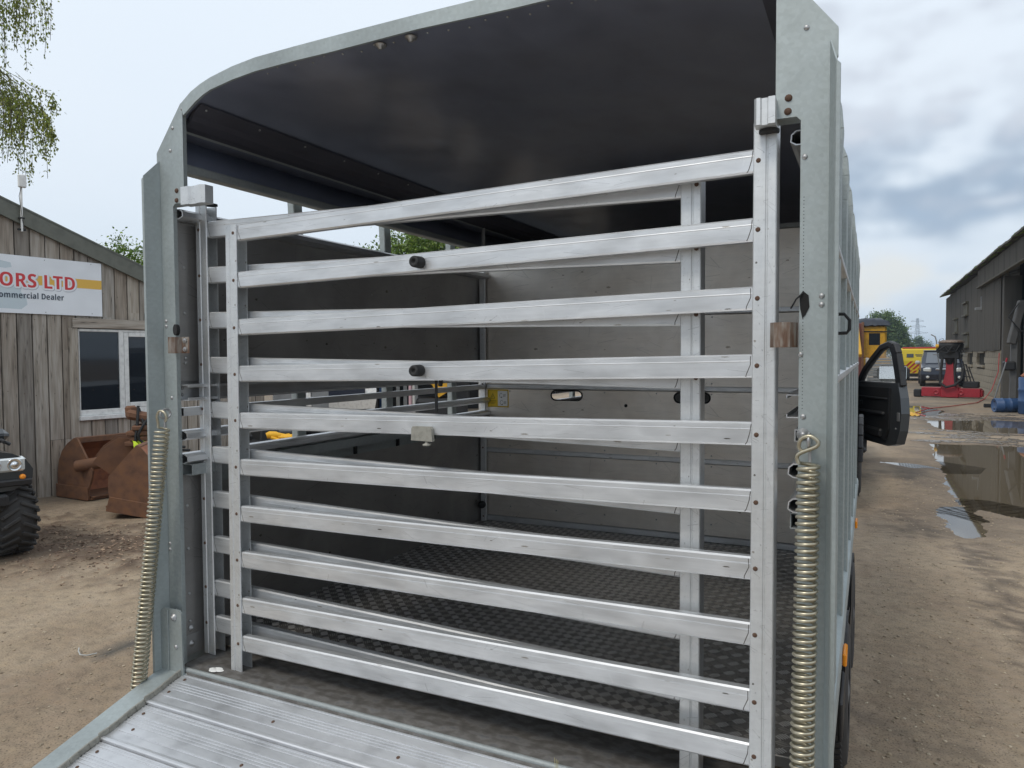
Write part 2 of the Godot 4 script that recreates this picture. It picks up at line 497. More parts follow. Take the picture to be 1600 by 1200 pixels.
func inside_d(p: Vector2, poly2: PackedVector2Array) -> float:
	var d := 1e9
	for i in poly2.size(): d = minf(d, seg(p, poly2[i], poly2[(i + 1) % poly2.size()]))
	return d if Geometry2D.is_point_in_polygon(p, poly2) else -d

var puddles := [
	PackedVector2Array([Vector2(1.98, -12.6), Vector2(1.93, -9.8), Vector2(1.86, -7.9), Vector2(1.86, -7.0), Vector2(2.3, -6.5), Vector2(4.2, -6.6), Vector2(5.6, -8.0), Vector2(5.4, -11.0), Vector2(4.0, -12.7)]),
	PackedVector2Array([Vector2(2.25, -17.6), Vector2(2.3, -15.6), Vector2(3.0, -15.1), Vector2(5.2, -15.0), Vector2(5.0, -17.5), Vector2(3.6, -18.2)]),
	PackedVector2Array([Vector2(1.55, -22.5), Vector2(1.7, -19.5), Vector2(2.4, -19.0), Vector2(2.7, -21.0), Vector2(2.3, -23.0)]),
	PackedVector2Array([Vector2(1.15, -9.95), Vector2(1.55, -9.62), Vector2(1.80, -9.7), Vector2(1.5, -9.98)]),
	PackedVector2Array([Vector2(1.76, -6.8), Vector2(1.66, -5.9), Vector2(1.76, -5.45), Vector2(1.88, -5.8), Vector2(1.90, -6.8)]),
]

func puddle_depth(p: Vector2) -> float:
	var best := -9.0
	for q in puddles:
		var c: Vector2 = q[0]
		if p.distance_to(c) < 9.0: best = maxf(best, inside_d(p, q))
	return best

func ground_at(p: Vector2, far := false) -> Array:
	if far:
		return [-0.002, Color(0.24, 0.185, 0.13)]
	var n := fa.get_noise_2d(p.x, p.y)
	var nb := fb.get_noise_2d(p.x, p.y)
	var nc := fc.get_noise_2d(p.x, p.y)
	var y := n * 0.010 + nb * 0.004 - 0.004
	var c := Color(0.315, 0.238, 0.162).lerp(Color(0.41, 0.32, 0.222), clampf(0.5 + n * 0.9 + nb * 0.5, 0, 1))
	c = c.lerp(Color(0.26, 0.19, 0.13), clampf(-n * 0.9 - 0.12 + nc * 0.5, 0, 0.5))
	# worn lines left by wheels, along the yard
	var tr := sin(p.x * 9.0 + nc * 2.2 + p.y * 0.18) * 0.5 + fb.get_noise_2d(p.x * 5.0, p.y * 0.35) * 0.9
	c = c.lerp(Color(0.52, 0.42, 0.315), clampf(tr * 0.35, 0, 0.28))
	if p.x > 0.0:
		var pd := puddle_depth(p)
		if pd > -3.0:
			y -= smoothstep(-0.22, 0.14, pd + nb * 0.10 + nc * 0.05) * 0.038
			var wet := smoothstep(-0.9, 0.0, pd + nb * 0.5)
			c = c.lerp(Color(0.15, 0.115, 0.085), wet * 0.75)
		# dark drag marks running off to the right
		var d1 := line_d(p, [Vector2(1.25, -6.4), Vector2(1.42, -5.4), Vector2(1.72, -4.9), Vector2(1.80, -4.0), Vector2(1.82, -3.0), Vector2(1.9, -2.0)])
		var d2 := line_d(p, [Vector2(0.95, -1.79), Vector2(1.125, -1.67), Vector2(1.21, -1.60), Vector2(1.4, -1.6)])
		var d3 := line_d(p, [Vector2(1.05, -8.6), Vector2(1.45, -8.3), Vector2(1.62, -9.6)])
		c = c.lerp(Color(0.13, 0.10, 0.075), clampf(1.0 - d1 / 0.16 + nb * 1.2 + nc * 1.6, 0, 1) * 0.82)
		c = c.lerp(Color(0.16, 0.125, 0.095), clampf(1.0 - d2 / 0.05 + nb, 0, 1) * 0.7)
		c = c.lerp(Color(0.14, 0.11, 0.085), clampf(1.0 - d3 / 0.4 + nb * 1.2, 0, 1) * 0.6)
		if p.y < -14.0: c = c.lerp(Color(0.19, 0.16, 0.125), clampf(0.45 + n * 1.2, 0, 0.8))
	else:
		# chippings and mud in front of the clad building
		var dl := line_d(p, [Vector2(-6.6, -1.4), Vector2(-4.3, -2.4), Vector2(-2.6, -2.9), Vector2(-1.0, -3.6)])
		var mud := clampf(1.25 - dl / 0.75 + nb * 1.1 + nc * 0.8, 0, 1)
		y += mud * (0.012 + nc * 0.022 + nb * 0.012)
		c = c.lerp(Color(0.115, 0.074, 0.048), mud * 0.92)
		var ds := line_d(p, [Vector2(-2.44, -0.86), Vector2(-2.45, -1.0)])
		c = c.lerp(Color(0.085, 0.078, 0.07), clampf(1.5 - ds / 0.055 + nb * 0.5, 0, 1) * 0.92)
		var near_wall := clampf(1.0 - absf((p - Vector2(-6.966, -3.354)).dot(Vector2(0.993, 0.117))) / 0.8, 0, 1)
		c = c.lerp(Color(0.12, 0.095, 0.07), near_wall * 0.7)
	return [y, c]

func make_ground() -> void:
	fa.seed = 41; fa.frequency = 0.45; fa.fractal_octaves = 4
	fb.seed = 42; fb.frequency = 1.9; fb.fractal_octaves = 4
	fc.seed = 43; fc.frequency = 6.0; fc.fractal_octaves = 3
	var xs := []
	var zs := []
	var v := -9.0
	while v < 6.6: xs.append(v); v += 0.065
	v = 2.6
	while v > -9.0: zs.append(v); v -= 0.055
	while v > -26.0: zs.append(v); v -= 0.13
	while v > -60.0: zs.append(v); v -= 0.8
	var g := 1.0
	while v > -3000.0: zs.append(v); g *= 1.35; v -= g * 4.0
	zs.reverse()
	g = 0.5
	v = 3.0
	while v < 1500.0: zs.append(v); g *= 1.5; v += g
	g = 0.4
	v = xs[-1] + 0.2
	while v < 1500.0: xs.append(v); g *= 1.4; v += g
	g = 0.4
	v = xs[0] - 0.2
	while v > -1500.0: xs.push_front(v); g *= 1.4; v -= g
	var pos := PackedVector3Array()
	var col := PackedColorArray()
	for z: float in zs:
		for x: float in xs:
			var far := x < -9.2 or x > 7.2 or z > 3.0 or z < -60.0
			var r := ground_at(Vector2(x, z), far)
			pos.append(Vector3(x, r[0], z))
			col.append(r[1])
	var nx := xs.size()
	var idx := PackedInt32Array()
	for j in zs.size() - 1:
		for i in nx - 1:
			var a := j * nx + i
			idx.append_array([a, a + 1, a + nx + 1, a, a + nx + 1, a + nx])
	var nor := PackedVector3Array()
	nor.resize(pos.size())
	for j in zs.size():
		for i in nx:
			var l := pos[j * nx + maxi(i - 1, 0)]
			var r2 := pos[j * nx + mini(i + 1, nx - 1)]
			var u := pos[maxi(j - 1, 0) * nx + i]
			var d := pos[mini(j + 1, zs.size() - 1) * nx + i]
			nor[j * nx + i] = (d - u).cross(r2 - l).normalized()
	var arr := []
	arr.resize(Mesh.ARRAY_MAX)
	arr[Mesh.ARRAY_VERTEX] = pos
	arr[Mesh.ARRAY_NORMAL] = nor
	arr[Mesh.ARRAY_COLOR] = col
	arr[Mesh.ARRAY_INDEX] = idx
	var me := ArrayMesh.new()
	me.add_surface_from_arrays(Mesh.PRIMITIVE_TRIANGLES, arr)
	var m := mat("yard_dirt", Color.WHITE, 0.92, 0.0, ntex(44, 0.035, 5, [[0.0, grey(0.66)], [0.3, grey(0.86)], [0.55, grey(0.96)], [1.0, Color(1.0, 0.97, 0.93)]], FastNoiseLite.TYPE_SIMPLEX_SMOOTH, 512), Vector3(0.5, 0.5, 0.62), true)
	detail(m, ntex(45, 0.17, 4, [[0.0, grey(0.16)], [0.2, grey(0.42)], [0.31, grey(0.88)], [0.7, grey(1.0)], [0.85, grey(0.88)], [1.0, grey(1.0)]], FastNoiseLite.TYPE_SIMPLEX_SMOOTH, 512), Vector3(1.0, 1.0, 1.0), true)
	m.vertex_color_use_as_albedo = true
	bump(m, ntex(46, 0.05, 5, [[0.0, Color.BLACK], [1.0, Color.WHITE]], FastNoiseLite.TYPE_SIMPLEX_SMOOTH, 512), 0.7)
	var o := MeshInstance3D.new()
	o.name = numbered("ground")
	o.mesh = me
	o.material_override = m
	add_child(o)
	tag(o, "bare tan dirt yard with dark damp marks and wheel lines", "", "", "structure")
	# standing water: a level sheet that shows where the dirt lies lower
	for i in puddles.size():
		var st := mb()
		var grown := Geometry2D.offset_polygon(puddles[i], 0.55)
		var q: PackedVector2Array = grown[0]
		var ids := Geometry2D.triangulate_polygon(q)
		for k in range(0, ids.size(), 3):
			poly(st, [Vector3(q[ids[k]].x, -0.0205, q[ids[k]].y), Vector3(q[ids[k + 1]].x, -0.0205, q[ids[k + 1]].y), Vector3(q[ids[k + 2]].x, -0.0205, q[ids[k + 2]].y)], Vector3.UP)
		var w := obj("puddle", st, M.muddy_water)
		tag(w, ["wide brown puddle beside the trailer reflecting the shed", "shallow puddle in front of the red crane base", "small wet pool beyond the open car door", "thin streak of water on the dirt between the trailer and the wide puddle", "narrow runnel of water trailing from the wide puddle"][i], "", "", "structure")
	wet_mud()
	scatter()

func wet_mud() -> void:
	# glistening churned mud round the puddles, kept where the noise is high so that its edge is ragged
	var m := mat("wet_mud", Color(0.20, 0.16, 0.115), 0.24, 0.0, ntex(47, 0.05, 4, [[0.0, grey(0.6)], [1.0, grey(1.0)]]), Vector3(0.7, 0.7, 0.7), true)
	m.metallic_specular = 0.6
	bump(m, ntex(48, 0.07, 5, [[0.0, Color.BLACK], [1.0, Color.WHITE]]), 1.6)
	var k := 0
	for r: Array in [[1.65, 6.0, -15.3, -12.5, 0.05], [1.5, 4.5, -20.0, -17.6, 0.07]]:
		var st := mb()
		st.set_smooth_group(8)
		var s: float = r[4]
		var nx := int((r[1] - r[0]) / s)
		var nz := int((r[3] - r[2]) / s)
		var c := Vector2((r[0] + r[1]) * 0.5, (r[2] + r[3]) * 0.5)
		for j in nz:
			for i in nx:
				var p := Vector2(r[0] + i * s, r[2] + j * s)
				var e := maxf(absf(p.x - c.x) / (r[1] - r[0]), absf(p.y - c.y) / (r[3] - r[2])) * 2.0
				if fb.get_noise_2d(p.x * 0.6 + 7.0, p.y * 1.1) + fc.get_noise_2d(p.x, p.y) * 0.5 < 0.02 + 0.42 * pow(e, 2.5) + -0.10: continue
				var q := []
				for d: Vector2 in [Vector2(0, 0), Vector2(s, 0), Vector2(s, s), Vector2(0, s)]:
					var g: float = ground_at(p + d)[0]
					q.append(Vector3(p.x + d.x, g + 0.004 + fc.get_noise_2d((p + d).x * 2.0, (p + d).y * 2.0) * 0.003, p.y + d.y))
				poly(st, q, Vector3.UP)
		var o := obj("wet_mud", st, m)
		tag(o, ["glistening wet mud between the two large puddles", "wet ground before the red crane base"][k], "", "", "structure")
		k += 1

func scatter() -> void:
	# grit and small stones over the near yard, wood chips in the muddy band
	var st := mb()
	lathe(st, Transform3D(), [Vector2(0, -0.5), Vector2(0.9, -0.25), Vector2(1, 0.1), Vector2(0.6, 0.5), Vector2(0, 0.6)], 5, false)
	st.generate_normals()
	var stone := st.commit()
	st = mb()
	bx(st, Transform3D(), Vector3(2.4, 0.35, 0.9), 0.1)
	st.generate_normals()
	var chip := st.commit()
	for kind in 2:
		var n: int = [42000, 7000][kind]
		var mm := MultiMesh.new()
		mm.transform_format = MultiMesh.TRANSFORM_3D
		mm.use_colors = true
		mm.mesh = [stone, chip][kind]
		mm.instance_count = n
		for i in n:
			var p: Vector2
			var s := 0.0
			var c: Color
			if kind == 0:
				if rng.randf() < 0.55: p = Vector2(rng.randf_range(1.0, 3.2), -pow(rng.randf(), 1.5) * 8.0 - 0.9)
				else: p = Vector2(rng.randf_range(-6.5, -1.05), rng.randf_range(-5.0, 1.2))
				s = 0.0013 + pow(rng.randf(), 7.0) * 0.009
				c = Color(0.29, 0.225, 0.15).lerp(Color(0.46, 0.38, 0.28), rng.randf()) * rng.randf_range(0.62, 1.08)
			else:
				var t := rng.randf()
				var path := [Vector2(-6.6, -1.4), Vector2(-4.3, -2.4), Vector2(-2.6, -2.9), Vector2(-1.0, -3.6)]
				var k := int(t * 3.0)
				p = (path[k] as Vector2).lerp(path[k + 1], t * 3.0 - k) + Vector2(rng.randfn(0, 0.25), rng.randfn(0, 0.36))
				s = rng.randf_range(0.005, 0.014)
				c = Color(0.10, 0.06, 0.04).lerp(Color(0.40, 0.28, 0.19), pow(rng.randf(), 2.0))
			var y: float = ground_at(p)[0]
			var b := Basis.from_euler(Vector3(rng.randf_range(-0.5, 0.5), rng.randf() * TAU, rng.randf_range(-0.5, 0.5))).scaled(Vector3(1, rng.randf_range(0.5, 0.9), 1) * s)
			mm.set_instance_transform(i, Transform3D(b, Vector3(p.x, y + s * 0.15, p.y)))
			mm.set_instance_color(i, c)
		var o := MultiMeshInstance3D.new()
		o.multimesh = mm
		var m := mat(["grit", "chips"][kind], Color.WHITE, 0.9)
		m.vertex_color_use_as_albedo = true
		o.material_override = m
		o.name = numbered(["loose_grit", "wood_chips"][kind])
		add_child(o)
		tag(o, ["loose grit and small stones lying on the yard", "brown wood chippings spread in front of the clad building"][kind], ["grit", "wood chips"][kind], "", "stuff")

# ---------- the livestock trailer ----------
var T: Node3D

func fz(x: float) -> float: return 0.019 * x

func wx(s: float, x: float) -> float: return s * x - (0.022 if s > 0.0 else 0.0)

func hollow(st: SurfaceTool, pts: Array, t: float, xf: Transform3D, depth: float) -> void:
	# an open-ended extrusion: outer walls, inner walls and a rim at the near end
	var c := Vector2.ZERO
	for p: Vector2 in pts: c += p / pts.size()
	var inn := []
	for p: Vector2 in pts:
		var d := p - c
		inn.append(c + d * maxf(0.2, 1.0 - t * 1.25 / d.length()))
	var n := pts.size()
	for i in n:
		var j := (i + 1) % n
		var at := func(q: Vector2, z: float) -> Vector3: return xf * Vector3(q.x, q.y, z)
		var mid: Vector2 = (pts[i] + pts[j]) * 0.5 - c
		var o := xf.basis * Vector3(mid.x, mid.y, 0)
		poly(st, [at.call(pts[i], 0.0), at.call(pts[j], 0.0), at.call(pts[j], depth), at.call(pts[i], depth)], o)
		poly(st, [at.call(inn[i], 0.0), at.call(inn[j], 0.0), at.call(inn[j], depth), at.call(inn[i], depth)], -o)
		poly(st, [at.call(pts[i], 0.0), at.call(pts[j], 0.0), at.call(inn[j], 0.0), at.call(inn[i], 0.0)], -xf.basis.z * signf(depth))

func smooth_path(h: Array, n: int) -> Array:
	var cv := Curve3D.new()
	for i in h.size():
		var t: Vector3 = (h[mini(i + 1, h.size() - 1)] - h[maxi(i - 1, 0)]) * 0.18
		cv.add_point(h[i], -t, t)
	cv.bake_interval = 0.002
	var o := []
	for i in n + 1: o.append(cv.sample_baked(cv.get_baked_length() * i / n, true))
	return o

func torus_pts(c: Vector3, u: Vector3, v: Vector3, a0: float, a1: float, n: int) -> Array:
	var o := []
	for i in n + 1:
		var a := deg_to_rad(lerpf(a0, a1, float(i) / n))
		o.append(c + u * cos(a) + v * sin(a))
	return o

func make_gate(called_label: String, xf: Transform3D, rails: Array, hr: float, a: float, b: float, st_a: Array, st_b: Array, tops: Array, near_side: float) -> Node3D:
	# rails run from a to b along x; each stile is [from, to]
	var g := Node3D.new()
	g.name = "stock_gate"
	T.add_child(g, true)
	g.transform = xf
	tag(g, called_label)
	for h: float in rails:
		var st := mb()
		# a flat oval box section with two faint ridges on its face
		var y0 := h - hr
		var pr := [Vector2(-0.001, y0 + 0.004), Vector2(-0.004, y0), Vector2(-0.022, y0), Vector2(-0.026, y0 + 0.004), Vector2(-0.026, h - 0.004), Vector2(-0.022, h), Vector2(-0.005, h), Vector2(-0.001, h - 0.0035),
			Vector2(-0.001, h - 0.013), Vector2(-0.0007, h - 0.0145), Vector2(-0.001, h - 0.016)]
		var q := []
		for p: Vector2 in pr: q.append(Vector2(p.x, p.y))
		# section in (z, y), swept along x
		prism(st, q.map(func(p): return Vector2(-p.x, p.y)), Transform3D(Basis(Vector3(0, 0, -1), Vector3.UP, Vector3.RIGHT), Vector3(a, 0, 0)), b - a)
		var rot := rng.randf_range(-1, 1)
		obj("rail", st, M.aluminium, g, Transform3D(Basis(Vector3.RIGHT, rot * 0.02).rotated(Vector3.BACK, rot * 0.0006), Vector3(0, 0, 0)) if false else Transform3D())
	for k in 2:
		var s: Array = [st_a, st_b][k]
		var w: float = s[1] - s[0]
		var st := mb()
		var x0: float = s[0]
		var d := 0.042
		# a channel: grooved face, closed outer side, back leaf, open towards the rails
		var pr := [Vector2(0, -d), Vector2(0, -0.002), Vector2(0.002, 0), Vector2(w * 0.36, 0), Vector2(w * 0.40, -0.0022), Vector2(w * 0.44, -0.0022), Vector2(w * 0.48, 0), Vector2(w - 0.002, 0), Vector2(w, -0.002), Vector2(w, -0.004), Vector2(0.003, -0.005), Vector2(0.003, -d + 0.003), Vector2(w, -d + 0.003), Vector2(w, -d)]
		if k == 1: pr = pr.map(func(p): return Vector2(w - p.x, p.y))
		prism(st, pr.map(func(p): return Vector2(p.x, -p.y)), Transform3D(Basis(Vector3.RIGHT, Vector3(0, 0, -1), Vector3.UP), Vector3(x0, s[2], 0.0035)), float(tops[k]) - float(s[2]))
		obj("stile", st, M.aluminium_upright, g)
	var rv := mb()
	for h: float in rails:
		for k in 2:
			var s: Array = [st_a, st_b][k]
			var f: float = 0.22 if k == 1 else 0.72
			if near_side < 0.0: f = 1.0 - f
			rivet(rv, Vector3(lerpf(s[0], s[1], f), h - hr * 0.5 + rng.randf_range(-0.002, 0.002), 0.0035), Vector3(0, 0, 1), 0.0052, 0.0022, 8)
	stuff(obj("rivets", rv, M.rust_bolt, g))
	rv = mb()
	for h: float in rails:
		for x: float in [a, b]:
			var q := -1.0 if x == b else 1.0
			var o := rng.randf_range(-0.002, 0.002)
			var cut := [Vector3(x + q * (0.003 + o), h - 0.004, 0), Vector3(x + q * 0.004, h - hr * 0.45, 0), Vector3(x + q * (0.011 + o), h - hr * 0.85, 0), Vector3(x + q * 0.013, h - hr + 0.002, 0)]
			tube(rv, cut.map(func(p): return p + Vector3(0, 0, -0.0012)), 0.0009, 5)
	stuff(obj("rail_end_cuts", rv, M.grime, g))
	return g

func make_trailer() -> void:
	T = thing("livestock_trailer", "galvanised livestock trailer with two aluminium barred gates behind its lowered ramp", "trailer")
	var st: SurfaceTool
	# --- rear frame ---
	for s: float in [-1.0, 1.0]:
		st = mb()
		var z := fz(s * 0.9)
		var pg := [Vector2(0.843, 1.948), Vector2(0.843, 2.238), Vector2(0.850, 2.243), Vector2(0.956, 2.107), Vector2(0.956, 2.055), Vector2(0.944, 2.035), Vector2(0.944, 0.42), Vector2(0.890, 0.42), Vector2(0.890, 1.940), Vector2(0.882, 1.948)]
		prism(st, pg.map(func(p): return Vector2(p.x * s, p.y)), Transform3D(Basis(), Vector3(0, 0, z)), -0.014)
		bc(st, Vector3(s * 0.8445, 1.9485, z - 0.05), Vector3(s * 0.93, 1.952, z - 0.0145), 0.001)
		# outer lip bent rearwards
		prism(st, [Vector2(0, 0.42), Vector2(0, 2.085), Vector2(0.0517, 2.03), Vector2(0.0517, 0.42)], frame(Vector3(s * 0.9442, 0, z - 0.002), Vector3(s * 0.0125, 0, 0.05), Vector3.UP), 0.003)
		prism(st, [Vector2(0, 0.42), Vector2(0, 2.028), Vector2(0.007, 2.02), Vector2(0.007, 0.42)], frame(Vector3(s * 0.9565, 0, z + 0.0475), Vector3(s * 1.0, 0, 0.4), Vector3.UP), 0.003)
		var post := obj("rear_post", st, M.galvanised, T)
		st = mb()
		var spots := [Vector2(-0.843, 2.225), Vector2(-0.885, 2.174), Vector2(-0.897, 2.108), Vector2(-0.931, 1.595), Vector2(-0.931, 1.579), Vector2(-0.936, 0.907), Vector2(-0.937, 0.889), Vector2(-0.914, 0.70), Vector2(-0.914, 1.36)] if s < 0 else [Vector2(0.899, 2.116), Vector2(0.898, 1.868), Vector2(0.899, 1.359), Vector2(0.931, 1.596), Vector2(0.931, 1.579), Vector2(0.893, 1.482), Vector2(0.899, 0.8)]
		for p: Vector2 in spots: rivet(st, Vector3(p.x, p.y, z), Vector3(0, 0, 1), 0.0058, 0.0035)
		if s > 0:
			lathe(st, Transform3D(facing(Vector3(0, 0, 1)), Vector3(0.899, 1.324, z)), [Vector2(0.0125, 0), Vector2(0.0125, 0.002), Vector2(0.006, 0.0035), Vector2(0.006, 0.0055), Vector2(0, 0.0065)], 14)
		stuff(obj("rivets", st, M.steel_bolt, post))
		st = mb()
		for p: Vector2 in ([Vector2(-0.873, 1.986), Vector2(-0.874, 1.957)] if s < 0 else [Vector2(0.867, 1.986), Vector2(0.866, 1.960)]):
			rivet(st, Vector3(p.x, p.y, z), Vector3(0, 0, 1), 0.0075, 0.0045, 10)
		stuff(obj("rusty_bolts", st, M.rust_bolt, post))
		if s > 0:
			st = mb()
			for i in 62: rivet(st, Vector3(0.897, 1.79 - i * 0.0068, z), Vector3(0, 0, 1), 0.0011, 0.0004, 5)
			stuff(obj("perforations", st, M.hole_dark, post))
			st = mb()
			prism(st, [Vector2(0.890, 1.598), Vector2(0.897, 1.607), Vector2(0.907, 1.598), Vector2(0.909, 1.575), Vector2(0.902, 1.560), Vector2(0.896, 1.553), Vector2(0.892, 1.572)], Transform3D(Basis(), Vector3(0, 0, z + 0.0008)), 0.0008)
			tube(st, [Vector3(0.897, 1.603, z + 0.002), Vector3(0.885, 1.590, z + 0.012), Vector3(0.876, 1.572, z + 0.018)], 0.0016, 6)
			obj("torn_hole", st, M.hole_dark, post)
	# roof arch rim
	var outer := [Vector2(-0.842, 2.24), Vector2(-0.80, 2.267), Vector2(-0.760, 2.283), Vector2(-0.718, 2.295), Vector2(-0.63, 2.311), Vector2(-0.541, 2.320), Vector2(-0.40, 2.323), Vector2(-0.268, 2.3245), Vector2(0, 2.326)]
	var inner := [Vector2(-0.834, 2.203), Vector2(-0.78, 2.236), Vector2(-0.75, 2.250), Vector2(-0.719, 2.260), Vector2(-0.63, 2.274), Vector2(-0.542, 2.282), Vector2(-0.40, 2.285), Vector2(-0.268, 2.285), Vector2(0, 2.290)]
	for i in range(7, -1, -1):
		outer.append(Vector2(-outer[i].x, outer[i].y))
		inner.append(Vector2(-inner[i].x, inner[i].y))
	st = mb()
	for i in 16:
		var q := [outer[i], outer[i + 1], inner[i + 1], inner[i]]
		var p3 := func(p: Vector2, dz: float) -> Vector3: return Vector3(p.x, p.y, fz(p.x) + dz)
		poly(st, q.map(func(p): return p3.call(p, 0.004)), Vector3(0, 0, 1))
		poly(st, [p3.call(q[0], 0.004), p3.call(q[1], 0.004), p3.call(q[1], -0.06), p3.call(q[0], -0.06)], Vector3(0, 1, 0))
		poly(st, [p3.call(q[3], 0.004), p3.call(q[2], 0.004), p3.call(q[2], -0.004), p3.call(q[3], -0.004)], Vector3(0, -1, 0))
		poly(st, q.map(func(p): return p3.call(p, -0.004)), Vector3(0, 0, -1))
	obj("roof_rim", st, M.galvanised, T)
	# roof sheet, slightly dented near the edge
	var path := [Vector2(-0.900, 2.060), Vector2(-0.902, 2.15), Vector2(-0.888, 2.19), Vector2(-0.85, 2.222), Vector2(-0.80, 2.250), Vector2(-0.72, 2.2795), Vector2(-0.63, 2.293), Vector2(-0.542, 2.300), Vector2(-0.40, 2.303), Vector2(-0.268, 2.3035), Vector2(-0.13, 2.306), Vector2(0, 2.308)]
	for i in range(10, -1, -1): path.append(Vector2(-path[i].x, path[i].y))
	st = mb()
	st.set_smooth_group(3)
	var fn := FastNoiseLite.new()
	fn.seed = 77; fn.frequency = 1.6; fn.fractal_octaves = 2
	var nzr := 46
	for i in path.size() - 1:
		for k in nzr:
			var q := []
			for c: Array in [[i, k], [i + 1, k], [i + 1, k + 1], [i, k + 1]]:
				var p: Vector2 = path[c[0]]
				var z := -0.006 - 4.24 * pow(float(c[1]) / nzr, 1.4) + fz(p.x)
				var dent := fn.get_noise_2d(p.x * 1.3, z) * 0.011 * smoothstep(2.24, 2.30, p.y)
				q.append(Vector3(p.x, p.y - absf(dent), z))
			poly(st, q, Vector3(0, -1, 0))
	obj("roof_sheet", st, M.roof_grp, T)
	# outer skin of the roof a little above it
	st = mb()
	st.set_smooth_group(3)
	for i in outer.size() - 1:
		poly(st, [Vector3(outer[i].x, outer[i].y, -0.03), Vector3(outer[i + 1].x, outer[i + 1].y, -0.03), Vector3(outer[i + 1].x, outer[i + 1].y, -4.3), Vector3(outer[i].x, outer[i].y, -4.3)], Vector3.UP)
	for s: float in [-1.0, 1.0]:
		poly(st, [Vector3(s * 0.842, 2.24, -0.03), Vector3(s * 0.912, 2.15, -0.03), Vector3(s * 0.912, 2.15, -4.3), Vector3(s * 0.842, 2.24, -4.3)], Vector3(s, 0.5, 0))
		poly(st, [Vector3(s * 0.912, 2.15, -0.03), Vector3(s * 0.912, 2.05, -0.03), Vector3(s * 0.912, 2.05, -4.3), Vector3(s * 0.912, 2.15, -4.3)], Vector3(s, 0, 0))
	obj("roof_skin", st, M.galvanised_dull, T)
	st = mb()
	for p: Vector2 in [Vector2(-0.15, 2.277), Vector2(-0.055, 2.279)]:
		lathe(st, Transform3D(facing(Vector3(0, -1, 0.1)), Vector3(p.x, p.y + 0.022, -0.052)), [Vector2(0.016, 0), Vector2(0.015, 0.003), Vector2(0.008, 0.005), Vector2(0.006, 0.011), Vector2(0, 0.012)], 14)
	for i in 24: rivet(st, Vector3(-0.66 + i * 0.055, 2.286 + 0.014 * (1.0 - pow(absf(-0.66 + i * 0.055) / 0.8, 4.0)), -0.045 - 0.01 * (i % 3)), Vector3.DOWN, 0.0035, 0.003, 6)
	stuff(obj("roof_bolts", st, M.steel_bolt, T))
	for s: float in [-1.0, 1.0]:
		st = mb()
		var hat := [Vector2(-0.893, 2.178), Vector2(-0.868, 2.186), Vector2(-0.842, 2.200), Vector2(-0.836, 2.216), Vector2(-0.806, 2.238), Vector2(-0.80, 2.243), Vector2(-0.81, 2.243), Vector2(-0.844, 2.222), Vector2(-0.852, 2.206), Vector2(-0.889, 2.188)]
		prism(st, hat.map(func(p): return Vector2(p.x * -s, p.y)), Transform3D(Basis(), Vector3(0, 0, -0.05)), -4.18)
		var sf := obj("roof_stiffener", st, M.roof_dark, T)
		st = mb()
		for i in 9: rivet(st, Vector3(s * 0.812, 2.2335, -0.08 - i * 0.22), Vector3(-s, -1.4, 0), 0.0045, 0.003, 7)
		stuff(obj("rivets", st, M.steel_bolt, sf))
		st = mb()
		bc(st, Vector3(s * 0.868, 2.046, -4.24), Vector3(s * 0.909, 2.074, -0.048), 0.004)
		obj("eave_trim", st, M.galvanised_dull, T)
	# --- side walls ---
	for s: float in [-1.0, 1.0]:
		st = mb()
		bc(st, Vector3(wx(s, 0.925), 1.385, -4.24), Vector3(wx(s, 0.931), 1.925, -0.034), 0.001)
		obj("upper_side_panel", st, M.side_sheet, T)
		st = mb()
		bc(st, Vector3(wx(s, 0.925), 0.573, -4.24), Vector3(wx(s, 0.931), 1.135, -0.034), 0.001)
		var lower := obj("lower_side_panel", st, M.side_sheet, T)
		st = mb()
		bc(st, Vector3(wx(s, 0.919), 1.075, -4.24), Vector3(wx(s, 0.9245), 1.125, -0.17), 0.001)
		obj("side_strip", st, M.galvanised_dull, lower)
		st = mb()
		for i in 5: bc(st, Vector3(wx(s, 0.912), 1.082 - 0.004, -0.62 - i * 0.31), Vector3(wx(s, 0.9185), 1.128, -0.60 - i * 0.31), 0.001)
		stuff(obj("strip_clips", st, M.hole_dark, lower))
		var S := Basis(Vector3(s, 0, 0), Vector3.UP, Vector3(0, 0, 1))
		var K := Vector3.ZERO
		var nx := func(x: float) -> float: return x if s < 0 else 0.864 + (x - 0.864) * 0.70
		# profiled rails, their cut ends open towards the rear
		var prof := [Vector2(0.918, 0.015), Vector2(0.882, 0.015), Vector2(0.869, 0.007), Vector2(0.867, -0.008), Vector2(0.882, -0.015), Vector2(0.918, -0.015)]
		for r: Array in [[1.920, "top_side_rail"], [1.243, "side_rail"], [1.171, "side_rail"]]:
			st = mb()
			hollow(st, prof.map(func(p): return Vector2(nx.call(p.x), p.y + r[0])), 0.0022, Transform3D(S, K + Vector3(0, 0, -0.032)), -4.2)
			obj(r[1], st, M.aluminium_along, T)
		st = mb()
		hollow(st, [Vector2(nx.call(0.918), 1.152), Vector2(nx.call(0.872), 1.152), Vector2(nx.call(0.872), 1.118), Vector2(nx.call(0.918), 1.118)], 0.003, Transform3D(S, K + Vector3(0, 0, -0.052)), -4.16)
		obj("box_rail", st, M.galvanised_dull, T)
		st = mb()
		bc(st, Vector3(wx(s, 0.921), 1.351, -4.2), Vector3(wx(s, 0.9245), 1.40, -0.034), 0.0005)
